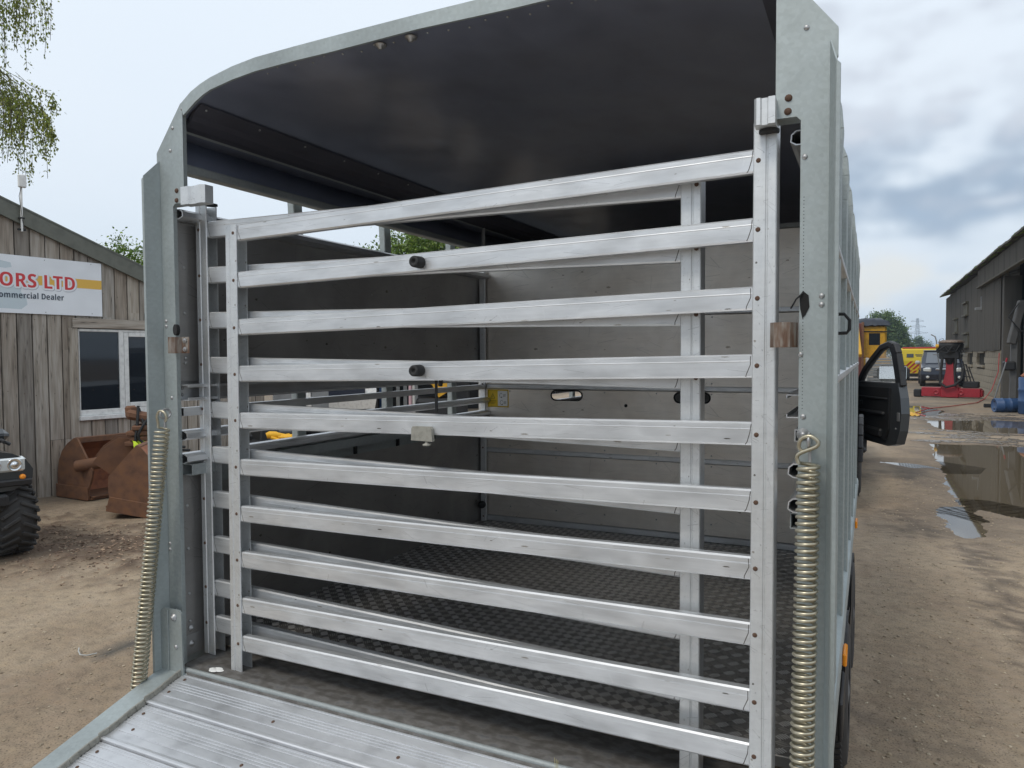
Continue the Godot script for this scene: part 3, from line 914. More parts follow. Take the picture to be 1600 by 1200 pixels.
		for y: float in [1.351, 1.3975]:
			bc(st, Vector3(s * 0.862, y, -4.2), Vector3(wx(s, 0.921), y + 0.0025, -0.034), 0.0005)
			bc(st, Vector3(s * 0.862, y + (0.0025 if y < 1.36 else -0.006), -4.2), Vector3(s * 0.8645, y + (0.0085 if y < 1.36 else 0.0), -0.034), 0.0005)
		obj("channel_rail", st, M.aluminium_along, T)
		st = mb()
		hollow(st, [Vector2(nx.call(0.918), 1.328), Vector2(nx.call(0.885), 1.328), Vector2(nx.call(0.885), 1.303), Vector2(nx.call(0.918), 1.303)], 0.0022, Transform3D(S, K + Vector3(0, 0, -0.036)), -4.2)
		obj("door_track", st, M.aluminium_along, T)
		# inner plate behind the post with two lines of rivets
		st = mb()
		bc(st, Vector3(wx(s, 0.9195), 0.540, -0.165), Vector3(wx(s, 0.9245), 1.115, -0.033), 0.001)
		bc(st, Vector3(wx(s, 0.9195), 1.408, -0.165), Vector3(wx(s, 0.9245), 1.90, -0.033), 0.001)
		var plate := obj("inner_plate", st, M.side_sheet, T)
		st = mb()
		for p: Vector2 in [Vector2(1.763, -0.076), Vector2(1.621, -0.075), Vector2(1.481, -0.076), Vector2(1.465, -0.076), Vector2(1.017, -0.069), Vector2(0.88, -0.07), Vector2(0.737, -0.069), Vector2(0.648, -0.071), Vector2(1.388, -0.06), Vector2(1.367, -0.06)]:
			rivet(st, Vector3(wx(s, 0.9185), p.x, p.y), Vector3(-s, 0, 0), 0.0055, 0.004)
		for i in 10: rivet(st, Vector3(wx(s, 0.9245), 1.75 - (i % 3) * 0.13, -0.55 - i * 0.17), Vector3(-s, 0, 0), 0.0035, 0.002, 6)
		bc(st, Vector3(wx(s, 0.9175), 0.540, -0.164), Vector3(wx(s, 0.9192), 0.605, -0.034), 0.001)
		for y: float in [0.625, 0.575]:
			lathe(st, Transform3D(facing(Vector3(-s, 0, 0)), Vector3(wx(s, 0.9185), y, -0.075)), [Vector2(0.011, 0), Vector2(0.010, 0.003), Vector2(0.006, 0.004), Vector2(0.005, 0.007), Vector2(0, 0.008)], 10)
		stuff(obj("rivets", st, M.steel_bolt, plate))
		# outer posts rising into the roof curve
		for k in 7:
			var z := -0.62 - k * 0.58
			st = mb()
			var pp := [Vector3(wx(s, 0.948), 0.58, z), Vector3(wx(s, 0.950), 1.75, z), Vector3(wx(s, 0.950), 2.0, z), Vector3(wx(s, 0.948) + s * 0.006, 2.08, z), Vector3(wx(s, 0.945) + s * 0.004, 2.14, z), Vector3(wx(s, 0.918) + s * 0.008, 2.20, z)]
			for i in pp.size() - 1: bar(st, pp[i], pp[i + 1] + (pp[i + 1] - pp[i]).normalized() * 0.004, 0.05, 0.030 + i * 0.0004, 0.003, Vector3(s, 0, 0))
			obj("side_post", st, M.galvanised, T)
		st = mb()
		prism(st, [Vector2(0.905, 0.600), Vector2(0.944, 0.580), Vector2(0.949, 0.565), Vector2(0.9495, 0.535), Vector2(0.946, 0.525), Vector2(0.905, 0.51)].map(func(p): return Vector2(s * p.x + (0.0 if s > 0 else -0.022), p.y)), Transform3D(Basis(), Vector3(0, 0, -0.06)), -4.3)
		obj("chassis_side_rail", st, M.galvanised, T)
		st = mb()
		bc(st, Vector3(wx(s, 0.9315), 0.605, -4.24), Vector3(wx(s, 0.9325), 1.13, -0.06), 0.0004)
		bc(st, Vector3(wx(s, 0.9315), 1.42, -4.24), Vector3(wx(s, 0.9325), 1.90, -0.06), 0.0004)
		obj("outer_skin", st, M.galvanised, T)
		for y: float in [1.405, 1.735]:
			st = mb()
			prism(st, [Vector2(0.933, y - 0.004), Vector2(0.966, y + 0.004), Vector2(0.967, y + 0.010), Vector2(0.966, y + 0.022), Vector2(0.933, y + 0.030)].map(func(q): return Vector2(wx(s, q.x), q.y)), Transform3D(Basis(), Vector3(0, 0, -0.07)), -4.15)
			obj("outer_rail", st, M.aluminium_along, T)
	st = mb()
	tube(st, [Vector3(0.913, 1.567, -0.10), Vector3(0.968, 1.565, -0.10), Vector3(0.9785, 1.552, -0.10), Vector3(0.978, 1.533, -0.10), Vector3(0.973, 1.526, -0.10), Vector3(0.913, 1.524, -0.10)], 0.0035, 8)
	obj("rubber_loop", st, M.rubber, T)
	st = mb()
	tube(st, torus_pts(Vector3(-0.917, 0.865, -0.22), Vector3(0, 0, 0.028), Vector3(0, 0.012, 0), 0, 360, 16), 0.0035, 6, false)
	obj("tie_ring", st, M.white_plastic, T)
	# --- floor ---
	st = mb()
	bc(st, Vector3(-0.925, 0.545, -4.24), Vector3(0.925, 0.572, -0.165), 0.002)
	obj("floor_plate", st, M.tread_plate, T)
	st = mb()
	for i in 5:
		var x := (i - 2) * 0.0064
		var hl := 0.0135 - absf(i - 2) * 0.0014
		var a := Vector3(x - 0.0017, 0, -hl)
		poly(st, [Vector3(x - 0.002, 0, -hl), Vector3(x, 0.0016, -hl * 0.75), Vector3(x, 0.0016, hl * 0.75), Vector3(x - 0.002, 0, hl)], Vector3(-1, 1, 0))
		poly(st, [Vector3(x + 0.002, 0, -hl), Vector3(x, 0.0016, -hl * 0.75), Vector3(x, 0.0016, hl * 0.75), Vector3(x + 0.002, 0, hl)], Vector3(1, 1, 0))
		tri(st, Vector3(x - 0.002, 0, -hl), Vector3(x, 0.0016, -hl * 0.75), Vector3(x + 0.002, 0, -hl))
	st.generate_normals()
	var quint := st.commit()
	var mm := MultiMesh.new()
	mm.transform_format = MultiMesh.TRANSFORM_3D
	mm.mesh = quint
	var put := []
	var p := 0.035
	for i in range(-26, 27):
		for k in range(0, 54):
			var x := i * p
			var z := -0.185 - k * p
			put.append(Transform3D(Basis(Vector3.UP, deg_to_rad(45.0 if (i + k) % 2 == 0 else -45.0)), Vector3(x, 0.5722, z)))
	mm.instance_count = put.size()
	for i in put.size(): mm.set_instance_transform(i, put[i])
	var o := MultiMeshInstance3D.new()
	o.multimesh = mm
	o.material_override = M.tread_bars
	o.name = "tread_pattern"
	T.add_child(o, true)
	stuff(o)
	st = mb()
	var sp := [Vector2(-0.166, 0.536), Vector2(-0.02, 0.536), Vector2(0.006, 0.531), Vector2(0.018, 0.522), Vector2(0.022, 0.508), Vector2(0.022, 0.40), Vector2(-0.166, 0.40)]
	prism(st, sp.map(func(q): return Vector2(-q.x, q.y)), frame(Vector3(-0.889, 0, -0.017), Vector3(0.019, 0, -1), Vector3.UP), 1.778)
	var sl := obj("rear_sill", st, M.sill_dirty, T)
	st = mb()
	tube(st, [Vector3(-0.888, 0.5275, 0.0115 - 0.017), Vector3(-0.4, 0.5275, 0.0115 - 0.0076), Vector3(0.1, 0.5275, 0.0115 + 0.0019), Vector3(0.888, 0.5275, 0.0115 + 0.017)], 0.0075, 8)
	obj("worn_edge", st, M.galvanised_dull, sl)
	st = mb()
	bc(st, Vector3(-0.925, 0.57, -4.26), Vector3(0.925, 2.28, -4.243), 0.002)
	obj("front_wall", st, M.side_sheet, T)
	make_partition()
	# --- gates ---
	var th := -0.0375
	var xa := Transform3D(Basis(Vector3(cos(th), 0.0171, -sin(th)).normalized(), Vector3(0, 1, -0.0081).normalized(), Vector3(sin(th), 0, cos(th))), Vector3(0.83, 0, 0.0105))
	var ra := [1.902, 1.7627, 1.6227, 1.4837, 1.344, 1.2044, 1.0639, 0.9255, 0.7858, 0.6707]
	var ga := make_gate("front barred aluminium gate with two black rubber buffers, hung on the right post", xa, ra, 0.0484, -1.510, -0.0312, [-1.555, -1.5095, 0.556], [-0.0315, 0.0145, 0.556], [1.903, 1.952], 1.0)
	for b: Vector2 in [Vector2(-0.853, 1.737), Vector2(-0.856, 1.461)]:
		st = mb()
		lathe(st, Transform3D(facing(Vector3(0, 0, 1)), Vector3(b.x, b.y, -0.001)), [Vector2(0.015, 0), Vector2(0.0155, 0.004), Vector2(0.0145, 0.03), Vector2(0.013, 0.033), Vector2(0.006, 0.033), Vector2(0.005, 0.028), Vector2(0, 0.028)], 18)
		obj("rubber_buffer", st, M.rubber, ga)
	st = mb()
	prism(st, [Vector2(-0.877, 1.282), Vector2(-0.876, 1.312), Vector2(-0.872, 1.318), Vector2(-0.820, 1.318), Vector2(-0.815, 1.312), Vector2(-0.812, 1.280)], Transform3D(Basis(), Vector3(0, 0, 0.0005)), 0.012)
	lathe(st, Transform3D(Basis(), Vector3(-0.833, 1.267, 0.005)), [Vector2(0, 0), Vector2(0.011, 0.002), Vector2(0.011, 0.006), Vector2(0.005, 0.008), Vector2(0.005, 0.016)], 12)
	obj("catch", st, M.cast_zinc, ga)
	var tb := 0.0305
	var xb := Transform3D(Basis(Vector3(cos(tb), -0.018, sin(tb)).normalized(), Vector3.UP, Vector3(-sin(tb), 0, cos(tb))), Vector3(-0.77, 0, -0.105))
	var rb := [1.9055, 1.7644, 1.6237, 1.4837, 1.3434, 1.2019, 1.0603, 0.917, 0.7766, 0.6616]
	var gb := make_gate("rear barred aluminium gate, hung on the left post behind the front gate", xb, rb, 0.0516, -0.080, 1.4085, [-0.128, -0.0795, 0.5365], [1.4085, 1.4535, 0.536], [1.955, 1.915], -1.0)
	st = mb()
	tube(st, [Vector3(0.762, 1.438, 0.006), Vector3(0.775, 1.444, 0.010), Vector3(0.785, 1.436, 0.010), Vector3(0.781, 1.420, 0.008)], 0.006, 8)
	bx(st, Transform3D(Basis(), Vector3(0.766, 1.395, 0.004)), Vector3(0.008, 0.09, 0.004), 0.001)
	obj("rubber_strap", st, M.rubber, gb)
	# --- hanging brackets and latches on the posts ---
	for s: float in [-1.0, 1.0]:
		st = mb()
		var z := fz(s * 0.85)
		var x0 := 0.806 if s > 0 else 0.724
		var w: float = 0.846 - x0 if s > 0 else 0.092
		var pr := [Vector2(0, 0.0), Vector2(0, 0.030), Vector2(w * 0.12, 0.036), Vector2(w * 0.30, 0.036), Vector2(w * 0.36, 0.031), Vector2(w * 0.62, 0.031), Vector2(w * 0.68, 0.037), Vector2(w, 0.037), Vector2(w, 0)]
		prism(st, pr.map(func(q): return Vector2(s * (x0 + q.x), -q.y)), Transform3D(Basis(Vector3.RIGHT, Vector3(0, 0, -1), Vector3.UP), Vector3(0, 1.932, z - 0.002)), 0.052)
		obj("gate_bracket", st, M.aluminium_upright, T)
		st = mb()
		lathe(st, Transform3D(Basis(), Vector3(s * (0.83 if s > 0 else 0.846), 1.918 + (0.03 if s < 0 else 0.0), z - 0.01 - (0.095 if s < 0 else 0.0))), [Vector2(0, 0.008), Vector2(0.02, 0.008), Vector2(0.02, 0.0135), Vector2(0, 0.0135)], 14, false)
		obj("hinge_bush", st, M.rubber, T)
		st = mb()
		# a rolled keeper plate, rusted where the bolt has rubbed
		var c := Vector2(s * 0.874, z + 0.002)
		var xx := [0.836, 0.838, 0.846, 0.862, 0.876, 0.884, 0.888] if s > 0 else [0.895, 0.893, 0.886, 0.872, 0.862, 0.856, 0.826]
		var zz := [0.004, 0.022, 0.034, 0.038, 0.034, 0.022, 0.003] if s > 0 else [0.003, 0.022, 0.032, 0.034, 0.026, 0.008, 0.006]
		for i in 6:
			poly(st, [Vector3(s * xx[i], 1.496, z + zz[i]), Vector3(s * xx[i + 1], 1.496, z + zz[i + 1]), Vector3(s * xx[i + 1], 1.545, z + zz[i + 1]), Vector3(s * xx[i], 1.545, z + zz[i])], Vector3(0, 0, 1))
		poly(st, [Vector3(s * xx[1], 1.545, z + zz[1]), Vector3(s * xx[3], 1.545, z + zz[3]), Vector3(s * xx[5], 1.545, z + zz[5]), Vector3(s * xx[5], 1.545, z), Vector3(s * xx[1], 1.545, z)], Vector3.UP)
		var kp := obj("latch_keeper", st, M.rusty_plate, T)
		if s < 0:
			st = mb()
			for y: float in [1.508, 1.534]: lathe(st, Transform3D(facing(Vector3(0, 0, 1)), Vector3(-0.842, y, z + 0.0065)), [Vector2(0.0075, 0), Vector2(0.0075, 0.004), Vector2(0.003, 0.005), Vector2(0.003, 0.008), Vector2(0, 0.008)], 8, false)
			stuff(obj("bolts", st, M.steel_bolt, kp))
			st = mb()
			prism(st, arc(Vector2(-0.879, 1.567), Vector2(0.009, 0.017), 0, 360, 12).slice(0, 12), Transform3D(Basis(), Vector3(0, 0, z)), 0.012)
			obj("rubber_pad", st, M.rubber, kp)
	# --- ramp springs ---
	for s: float in [-1.0, 1.0]:
		var a := Vector3(0.912, 1.272, 0.052) if s > 0 else Vector3(-0.886, 1.272, 0.042)
		var e := Vector3(0.908, 0.45, 0.125) if s > 0 else Vector3(-0.980, 0.44, 0.078)
		var ax := (e - a).normalized()
		var u := ax.cross(Vector3(0, 0, 1)).normalized()
		var v := ax.cross(u)
		var pts := []
		var turns := 63
		for i in turns * 14 + 1:
			var t := float(i) / (turns * 14)
			var an := TAU * turns * t
			pts.append(a.lerp(e, t) + (u * cos(an) + v * sin(an)) * (0.0185 + 0.0015 * t))
		st = mb()
		tube(st, pts, 0.0039, 6)
		var sprg := obj("ramp_spring", st, M.spring_zinc, T)
		st = mb()
		var first: Vector3 = pts[0]
		tube(st, smooth_path([first, first + Vector3(0, 0.016, 0), a + Vector3(s * 0.017, 0.036, 0.004), a + Vector3(s * 0.006, 0.052, 0.004), a + Vector3(-s * 0.012, 0.048, 0.002), a + Vector3(-s * 0.018, 0.032, 0.0), a + Vector3(-s * 0.012, 0.022, -0.002)], 24), 0.0039, 8)
		obj("hook", st, M.spring_zinc, sprg)
		st = mb()
		tube(st, torus_pts(a + Vector3(0, 0.043, -0.012), Vector3(0, 0.014, 0), Vector3(0, 0, 0.018), -20, 340, 14), 0.0032, 7, false)
		bar(st, a + Vector3(0.002, 0.03, -0.008), a + Vector3(0.002, 0.0, -0.008), 0.006, 0.006, 0.001)
		obj("eye_bolt", st, M.steel_bolt, sprg)
		# gusset plate where the ramp hinges
		st = mb()
		prism(st, (([Vector2(0.985, 0.40), Vector2(0.955, 0.68), Vector2(0.948, 0.705), Vector2(0.935, 0.714), Vector2(0.872, 0.714), Vector2(0.862, 0.705), Vector2(0.856, 0.40)]) if s < 0 else [Vector2(0.985, 0.40), Vector2(0.978, 0.60), Vector2(0.942, 0.60), Vector2(0.935, 0.40)]).map(func(q): return Vector2(q.x * s, q.y)), Transform3D(Basis(), Vector3(0, 0, fz(s * 0.9) + 0.022)), 0.006)
		if s < 0: bc(st, Vector3(s * 0.916, 0.42, fz(s * 0.9) + 0.0285), Vector3(s * 0.920, 0.71, fz(s * 0.9) + 0.031), 0.001)
		var gu := obj("ramp_gusset", st, M.galvanised, T)
		st = mb()
		var gx := 0.893 if s < 0 else 0.96
		var gy := 0.69 if s < 0 else 0.57
		lathe(st, Transform3D(facing(Vector3(0, 0, 1)), Vector3(s * gx, gy, fz(s * 0.9) + 0.0285)), [Vector2(0.012, 0), Vector2(0.011, 0.003), Vector2(0.006, 0.004), Vector2(0.006, 0.008), Vector2(0, 0.009)], 10)
		rivet(st, Vector3(s * (gx - 0.008), gy - 0.09, fz(s * 0.9) + 0.0285), Vector3(0, 0, 1), 0.007, 0.005)
		stuff(obj("bolts", st, M.steel_bolt, gu))
	make_ramp()
	make_running_gear()

func make_partition() -> void:
	var g := Node3D.new()
	g.name = "partition_gate"
	T.add_child(g, true)
	tag(g, "full width dull metal partition with two oval hand slots and a yellow warning sticker")
	var z := -2.06
	var ys := [0.606, 0.968, 1.318, 1.690, 2.060]
	var st: SurfaceTool
	for k in 4:
		st = mb()
		if k != 1:
			bc(st, Vector3(-0.905, ys[k], z - 0.006), Vector3(0.918, ys[k + 1], z), 0.001)
		else:
			# this sheet has two hand slots cut through it
			var yc := 1.274
			var top := [Vector2(-0.905, yc), Vector2(-0.905, ys[2]), Vector2(0.918, ys[2]), Vector2(0.918, yc)]
			var low := [Vector2(0.918, yc), Vector2(0.918, ys[1]), Vector2(-0.905, ys[1]), Vector2(-0.905, yc)]
			for c: float in [0.236, -0.419]:
				top.append_array(arc(Vector2(c + 0.062, yc), Vector2(0.024, 0.024), 0, 90, 6))
				top.append_array(arc(Vector2(c - 0.062, yc), Vector2(0.024, 0.024), 90, 180, 6))
			for c: float in [-0.419, 0.236]:
				low.append_array(arc(Vector2(c - 0.062, yc), Vector2(0.024, 0.024), 180, 270, 6))
				low.append_array(arc(Vector2(c + 0.062, yc), Vector2(0.024, 0.024), 270, 360, 6))
			prism(st, top, Transform3D(Basis(), Vector3(0, 0, z - 0.006)), 0.006)
			prism(st, low, Transform3D(Basis(), Vector3(0, 0, z - 0.006)), 0.006)
		obj("sheet", st, M.partition_sheet, g)
	for y: float in [0.968, 1.318, 1.690]:
		st = mb()
		prism(st, [Vector2(0, y - 0.016), Vector2(0.018, y - 0.009), Vector2(0.018, y + 0.009), Vector2(0, y + 0.012)], Transform3D(Basis(Vector3(0, 0, 1), Vector3.UP, Vector3(-1, 0, 0)), Vector3(0.918, 0, z + 0.0003)), 1.823)
		obj("rib", st, M.aluminium, g)
	for c: float in [0.236, -0.419]:
		st = mb()
		var ring := arc(Vector2(c + 0.062, 1.274), Vector2(0.025, 0.025), -90, 90, 8)
		ring.append_array(arc(Vector2(c - 0.062, 1.274), Vector2(0.025, 0.025), 90, 270, 8))
		ring.append(ring[0])
		tube(st, ring.map(func(q): return Vector3(q.x, q.y, z + 0.001)), 0.0042, 6, false)
		obj("slot_edging", st, M.rubber, g)
	st = mb()
	bc(st, Vector3(-0.905, 0.574, z - 0.008), Vector3(0.918, 0.604, z + 0.010), 0.003)
	obj("bottom_rail", st, M.aluminium, g)
	st = mb()
	bc(st, Vector3(-0.905, 2.0615, z - 0.012), Vector3(0.918, 2.084, z + 0.012), 0.003)
	obj("top_rail", st, M.galvanised_dull, g)
	for s: float in [-1.0, 1.0]:
		st = mb()
		bc(st, Vector3(s * 0.885, 0.574, z + 0.0145), Vector3(s * 0.9185, 2.19, z + 0.03), 0.003)
		var po := obj("post", st, M.aluminium_upright, g)
		st = mb()
		for y: float in [0.60, 0.98, 1.33, 1.70, 2.03]: rivet(st, Vector3(s * 0.902, y, z + 0.03), Vector3(0, 0, 1), 0.005, 0.002)
		stuff(obj("rivets", st, M.rust_bolt, po))
	st = mb()
	lathe(st, Transform3D(facing(Vector3(0, 0, 1)), Vector3(-0.905, 0.665, z + 0.0305)), [Vector2(0.02, 0), Vector2(0.019, 0.02), Vector2(0.009, 0.022), Vector2(0, 0.018)], 14)
	obj("rubber_stop", st, M.rubber, g)
	st = mb()
	for k in 3:
		for i in 7:
			for dy: float in [-0.026, 0.026]:
				rivet(st, Vector3(-0.75 + i * 0.27, ys[k + 1] + dy, z), Vector3(0, 0, 1), 0.0042, 0.003, 6)
	for i in 7: rivet(st, Vector3(-0.75 + i * 0.27, 0.66, z), Vector3(0, 0, 1), 0.0042, 0.003, 6)
	stuff(obj("rivets", st, M.steel_bolt, g))
	st = mb()
	rivet(st, Vector3(-0.097, 1.228, z), Vector3(0, 0, 1), 0.009, 0.001, 12)
	obj("bung", st, M.hole_dark, g)
	# warning sticker: yellow half with a triangle, white half with a picture of the fastening
	st = mb()
	bc(st, Vector3(-0.885, 1.203, z), Vector3(-0.757, 1.300, z + 0.001), 0.0002)
	var sk := obj("sticker", st, M.sticker_yellow, g)
	st = mb()
	bc(st, Vector3(-0.822, 1.210, z + 0.001), Vector3(-0.763, 1.293, z + 0.0016), 0.0002)
	obj("sticker_panel", st, M.paper, sk)
	st = mb()
	var zs := z + 0.0018
	for e: Array in [[-0.881, 1.2065, -0.761, 1.2065], [-0.881, 1.2965, -0.761, 1.2965], [-0.881, 1.2065, -0.881, 1.2965], [-0.761, 1.2065, -0.761, 1.2965], [-0.866, 1.251, -0.840, 1.251], [-0.866, 1.251, -0.853, 1.278], [-0.840, 1.251, -0.853, 1.278], [-0.853, 1.256, -0.853, 1.267], [-0.873, 1.240, -0.832, 1.240], [-0.868, 1.231, -0.832, 1.231], [-0.866, 1.224, -0.843, 1.224]]:
		bar(st, Vector3(e[0], e[1], zs), Vector3(e[2], e[3], zs), 0.0008, 0.0017 if absf(float(e[0]) - float(e[2])) < 0.1 else 0.0012, 0.0002)
	for c: Vector2 in [Vector2(-0.803, 1.268), Vector2(-0.800, 1.229)]:
		tube(st, torus_pts(Vector3(c.x, c.y, zs), Vector3(0.008, 0, 0), Vector3(0, 0.012, 0), 30, 330, 10), 0.0008, 5)
		rivet(st, Vector3(c.x + 0.004, c.y - 0.011, zs - 0.0006), Vector3(0, 0, 1), 0.0035, 0.0012, 8)
		for i in 3: bar(st, Vector3(c.x + 0.013, c.y - 0.006 + i * 0.005, zs), Vector3(c.x + 0.029, c.y - 0.004 + i * 0.005, zs), 0.0008, 0.0016, 0.0002)
	obj("sticker_print", st, M.sticker_ink, sk)

func make_ramp() -> void:
	var g := Node3D.new()
	g.name = "ramp"
	T.add_child(g, true)
	# local x across, local z down the slope, y square to the boards
	var dir := Vector3(0, -0.275, 0.9614).normalized()
	var xd := Vector3(1, 0, 0.019).normalized()
	g.transform = Transform3D(Basis(xd, dir.cross(xd).normalized(), dir), Vector3(0, 0.519, 0.002))
	var st: SurfaceTool
	var pitch := 0.1485
	var shared: Mesh = null
	for k in 11:
		if shared == null:
			st = mb()
			var pr := [Vector2(0.002, 0.0)]
			var rise := func(a: float) -> float: return 0.0005 + 0.0075 * a / pitch
			var a := 0.004
			while a < pitch - 0.012:
				var band: bool = a < 0.022 or (a > 0.040 and a < 0.082) or (a > 0.100 and a < 0.112)
				var y: float = rise.call(a)
				if band:
					pr.append(Vector2(a, y)); pr.append(Vector2(a + 0.0012, y + 0.0017)); pr.append(Vector2(a + 0.0048, y + 0.0017)); pr.append(Vector2(a + 0.006, y))
					a += 0.0098
				else:
					pr.append(Vector2(a, y))
					a += 0.005
			pr.append_array([Vector2(pitch - 0.010, 0.0085), Vector2(pitch - 0.007, 0.0115), Vector2(pitch - 0.002, 0.0115), Vector2(pitch + 0.001, 0.009), Vector2(pitch + 0.001, -0.006), Vector2(0.002, -0.006)])
			prism(st, pr.map(func(q): return Vector2(-q.x, q.y)), Transform3D(Basis(Vector3(0, 0, -1), Vector3.UP, Vector3(1, 0, 0)), Vector3(-0.866, 0, 0)), 1.732)
			st.generate_normals()
			shared = st.commit()
		var b := inst("ramp_board", shared, M.ramp_metal, g, Transform3D(Basis(), Vector3(0, 0, 0.004 + k * pitch)))
		st = mb()
		for i in 5: rivet(st, Vector3(-0.838 + i * 0.41 + (k % 2) * 0.03, 0.0055, 0.092), Vector3.UP, 0.0052, 0.0015, 8)
		rivet(st, Vector3(-0.838, 0.0035, 0.034), Vector3.UP, 0.005, 0.0015, 8)
		stuff(obj("rivets", st, M.rust_bolt, b))
	st = mb()
	bc(st, Vector3(-0.866, -0.03, -0.012), Vector3(0.866, -0.008, 0.020), 0.002)
	obj("ramp_hinge_plate", st, M.galvanised, g)
	for s: float in [-1.0, 1.0]:
		st = mb()
		bc(st, Vector3(s * 0.872, -0.05, 0.02), Vector3(s * 0.962, 0.010, 1.72), 0.004)
		obj("ramp_side_rail", st, M.galvanised, g)
		st = mb()
		# the wavy turned-up edge beside the boards
		for k in 11:
			var z0 := 0.006 + k * pitch
			for i in 5:
				var q := func(t: float) -> Vector3: return Vector3(s * (0.869 + 0.003 * sin(t * TAU)), 0.008 + 0.006 * t * t, z0 + t * pitch)
				bar(st, q.call(i / 5.0), q.call((i + 1) / 5.0), 0.006, 0.024, 0.002)
		stuff(obj("edge_strip", st, M.cast_zinc, g))
		st = mb()
		bc(st, Vector3(s * 0.85, -0.03, -0.008), Vector3(s * 0.955, 0.006, 0.019), 0.004)
		obj("ramp_hinge", st, M.galvanised, g)

func make_wheel(parent: Node3D, at: Vector3, r: float, w: float, side: float) -> void:
	var g := Node3D.new()
	g.name = "wheel"
	parent.add_child(g, true)
	g.transform = Transform3D(Basis(Vector3(0, 0, -1), Vector3(side, 0, 0), Vector3(0, -side, 0)), at)
	var st := mb()
	lathe(st, Transform3D(), [Vector2(r * 0.62, -w * 0.5), Vector2(r * 0.72, -w * 0.52), Vector2(r * 0.9, -w * 0.5), Vector2(r * 0.98, -w * 0.4), Vector2(r, -w * 0.2), Vector2(r, w * 0.2), Vector2(r * 0.98, w * 0.4), Vector2(r * 0.9, w * 0.5), Vector2(r * 0.72, w * 0.52), Vector2(r * 0.62, w * 0.5)], 36)
	for i in 60:
		var a := TAU * i / 60.0
		for t: float in [-0.3, 0.0, 0.3]:
			bx(st, Transform3D(Basis(Vector3.UP, -a) * Basis(Vector3.RIGHT, 0.3 if t != 0.0 else 0.0), Vector3(cos(a) * r, t * w, sin(a) * r)), Vector3(0.008, w * 0.24, TAU * r / 60.0 * 0.7), 0.001)
	obj("tyre", st, M.tyre_dusty, g)
	st = mb()
	lathe(st, Transform3D(), [Vector2(r * 0.63, w * 0.47), Vector2(r * 0.58, w * 0.3), Vector2(r * 0.5, w * 0.22), Vector2(r * 0.28, w * 0.36), Vector2(r * 0.2, w * 0.36), Vector2(r * 0.18, w * 0.5), Vector2(0, w * 0.52)], 24)
	lathe(st, Transform3D(), [Vector2(r * 0.63, -w * 0.47), Vector2(r * 0.5, w * 0.1), Vector2(0, w * 0.1)], 24)
	obj("rim", st, M.grey_steel, g)

func make_running_gear() -> void:
	var st := mb()
	for s: float in [-1.0, 1.0]:
		for z: float in [-1.32, -2.22]:
			make_wheel(T, Vector3(s * 0.872, 0.262, z), 0.262, 0.175, s)
		st = mb()
		var pr := []
		for c: float in [1.32, 2.22]: pr.append_array(arc(Vector2(c, 0.262), Vector2(0.345, 0.28), 165, 15, 14))
		var low := pr.map(func(q): return q)
		var up := []
		for i in range(pr.size() - 1, -1, -1): up.append((pr[i] as Vector2) + Vector2(0, 0.012))
		for i in low.size() - 1:
			var a: Vector2 = low[i]
			var b: Vector2 = low[i + 1]
			poly(st, [Vector3(s * 0.80, a.y, -a.x), Vector3(s * 0.957, a.y, -a.x), Vector3(s * 0.957, b.y, -b.x), Vector3(s * 0.80, b.y, -b.x)], Vector3.UP)
			poly(st, [Vector3(s * 0.957, a.y, -a.x), Vector3(s * 0.957, b.y, -b.x), Vector3(s * 0.955, minf(maxf(b.y, 0.30) + 0.06, 0.50), -b.x), Vector3(s * 0.955, minf(maxf(a.y, 0.30) + 0.06, 0.50), -a.x)], Vector3(s, 0, 0))
		# rear flap of the mudguard
		bc(st, Vector3(s * 0.78, 0.26, -0.98), Vector3(s * 0.955, 0.47, -0.965), 0.003)
		bc(st, Vector3(s * 0.945, 0.36, -0.965), Vector3(s * 0.957, 0.475, -0.72), 0.004)
		obj("mudguard", st, M.black_plastic, T)
		for z: float in [-0.93, -2.95]:
			st = mb()
			bc(st, Vector3(s * 0.950 + (0.0 if s > 0 else -0.022), 0.522, z - 0.05), Vector3(s * 0.963 + (0.0 if s > 0 else -0.022), 0.562, z + 0.05), 0.004)
			obj("side_marker_lamp", st, M.amber_lens, T)
	st = mb()
	for x: float in [-0.5, 0.5]: bc(st, Vector3(x - 0.04, 0.40, -4.3), Vector3(x + 0.04, 0.50, -0.2), 0.004)
	for z: float in [-1.32, -2.22]: bc(st, Vector3(-0.8, 0.26, z - 0.04), Vector3(0.8, 0.33, z + 0.04), 0.004)
	for s: float in [-1.0, 1.0]: bar(st, Vector3(s * 0.5, 0.45, -4.3), Vector3(0, 0.45, -5.35), 0.06, 0.08, 0.004)
	obj("chassis", st, M.galvanised_dull, T)

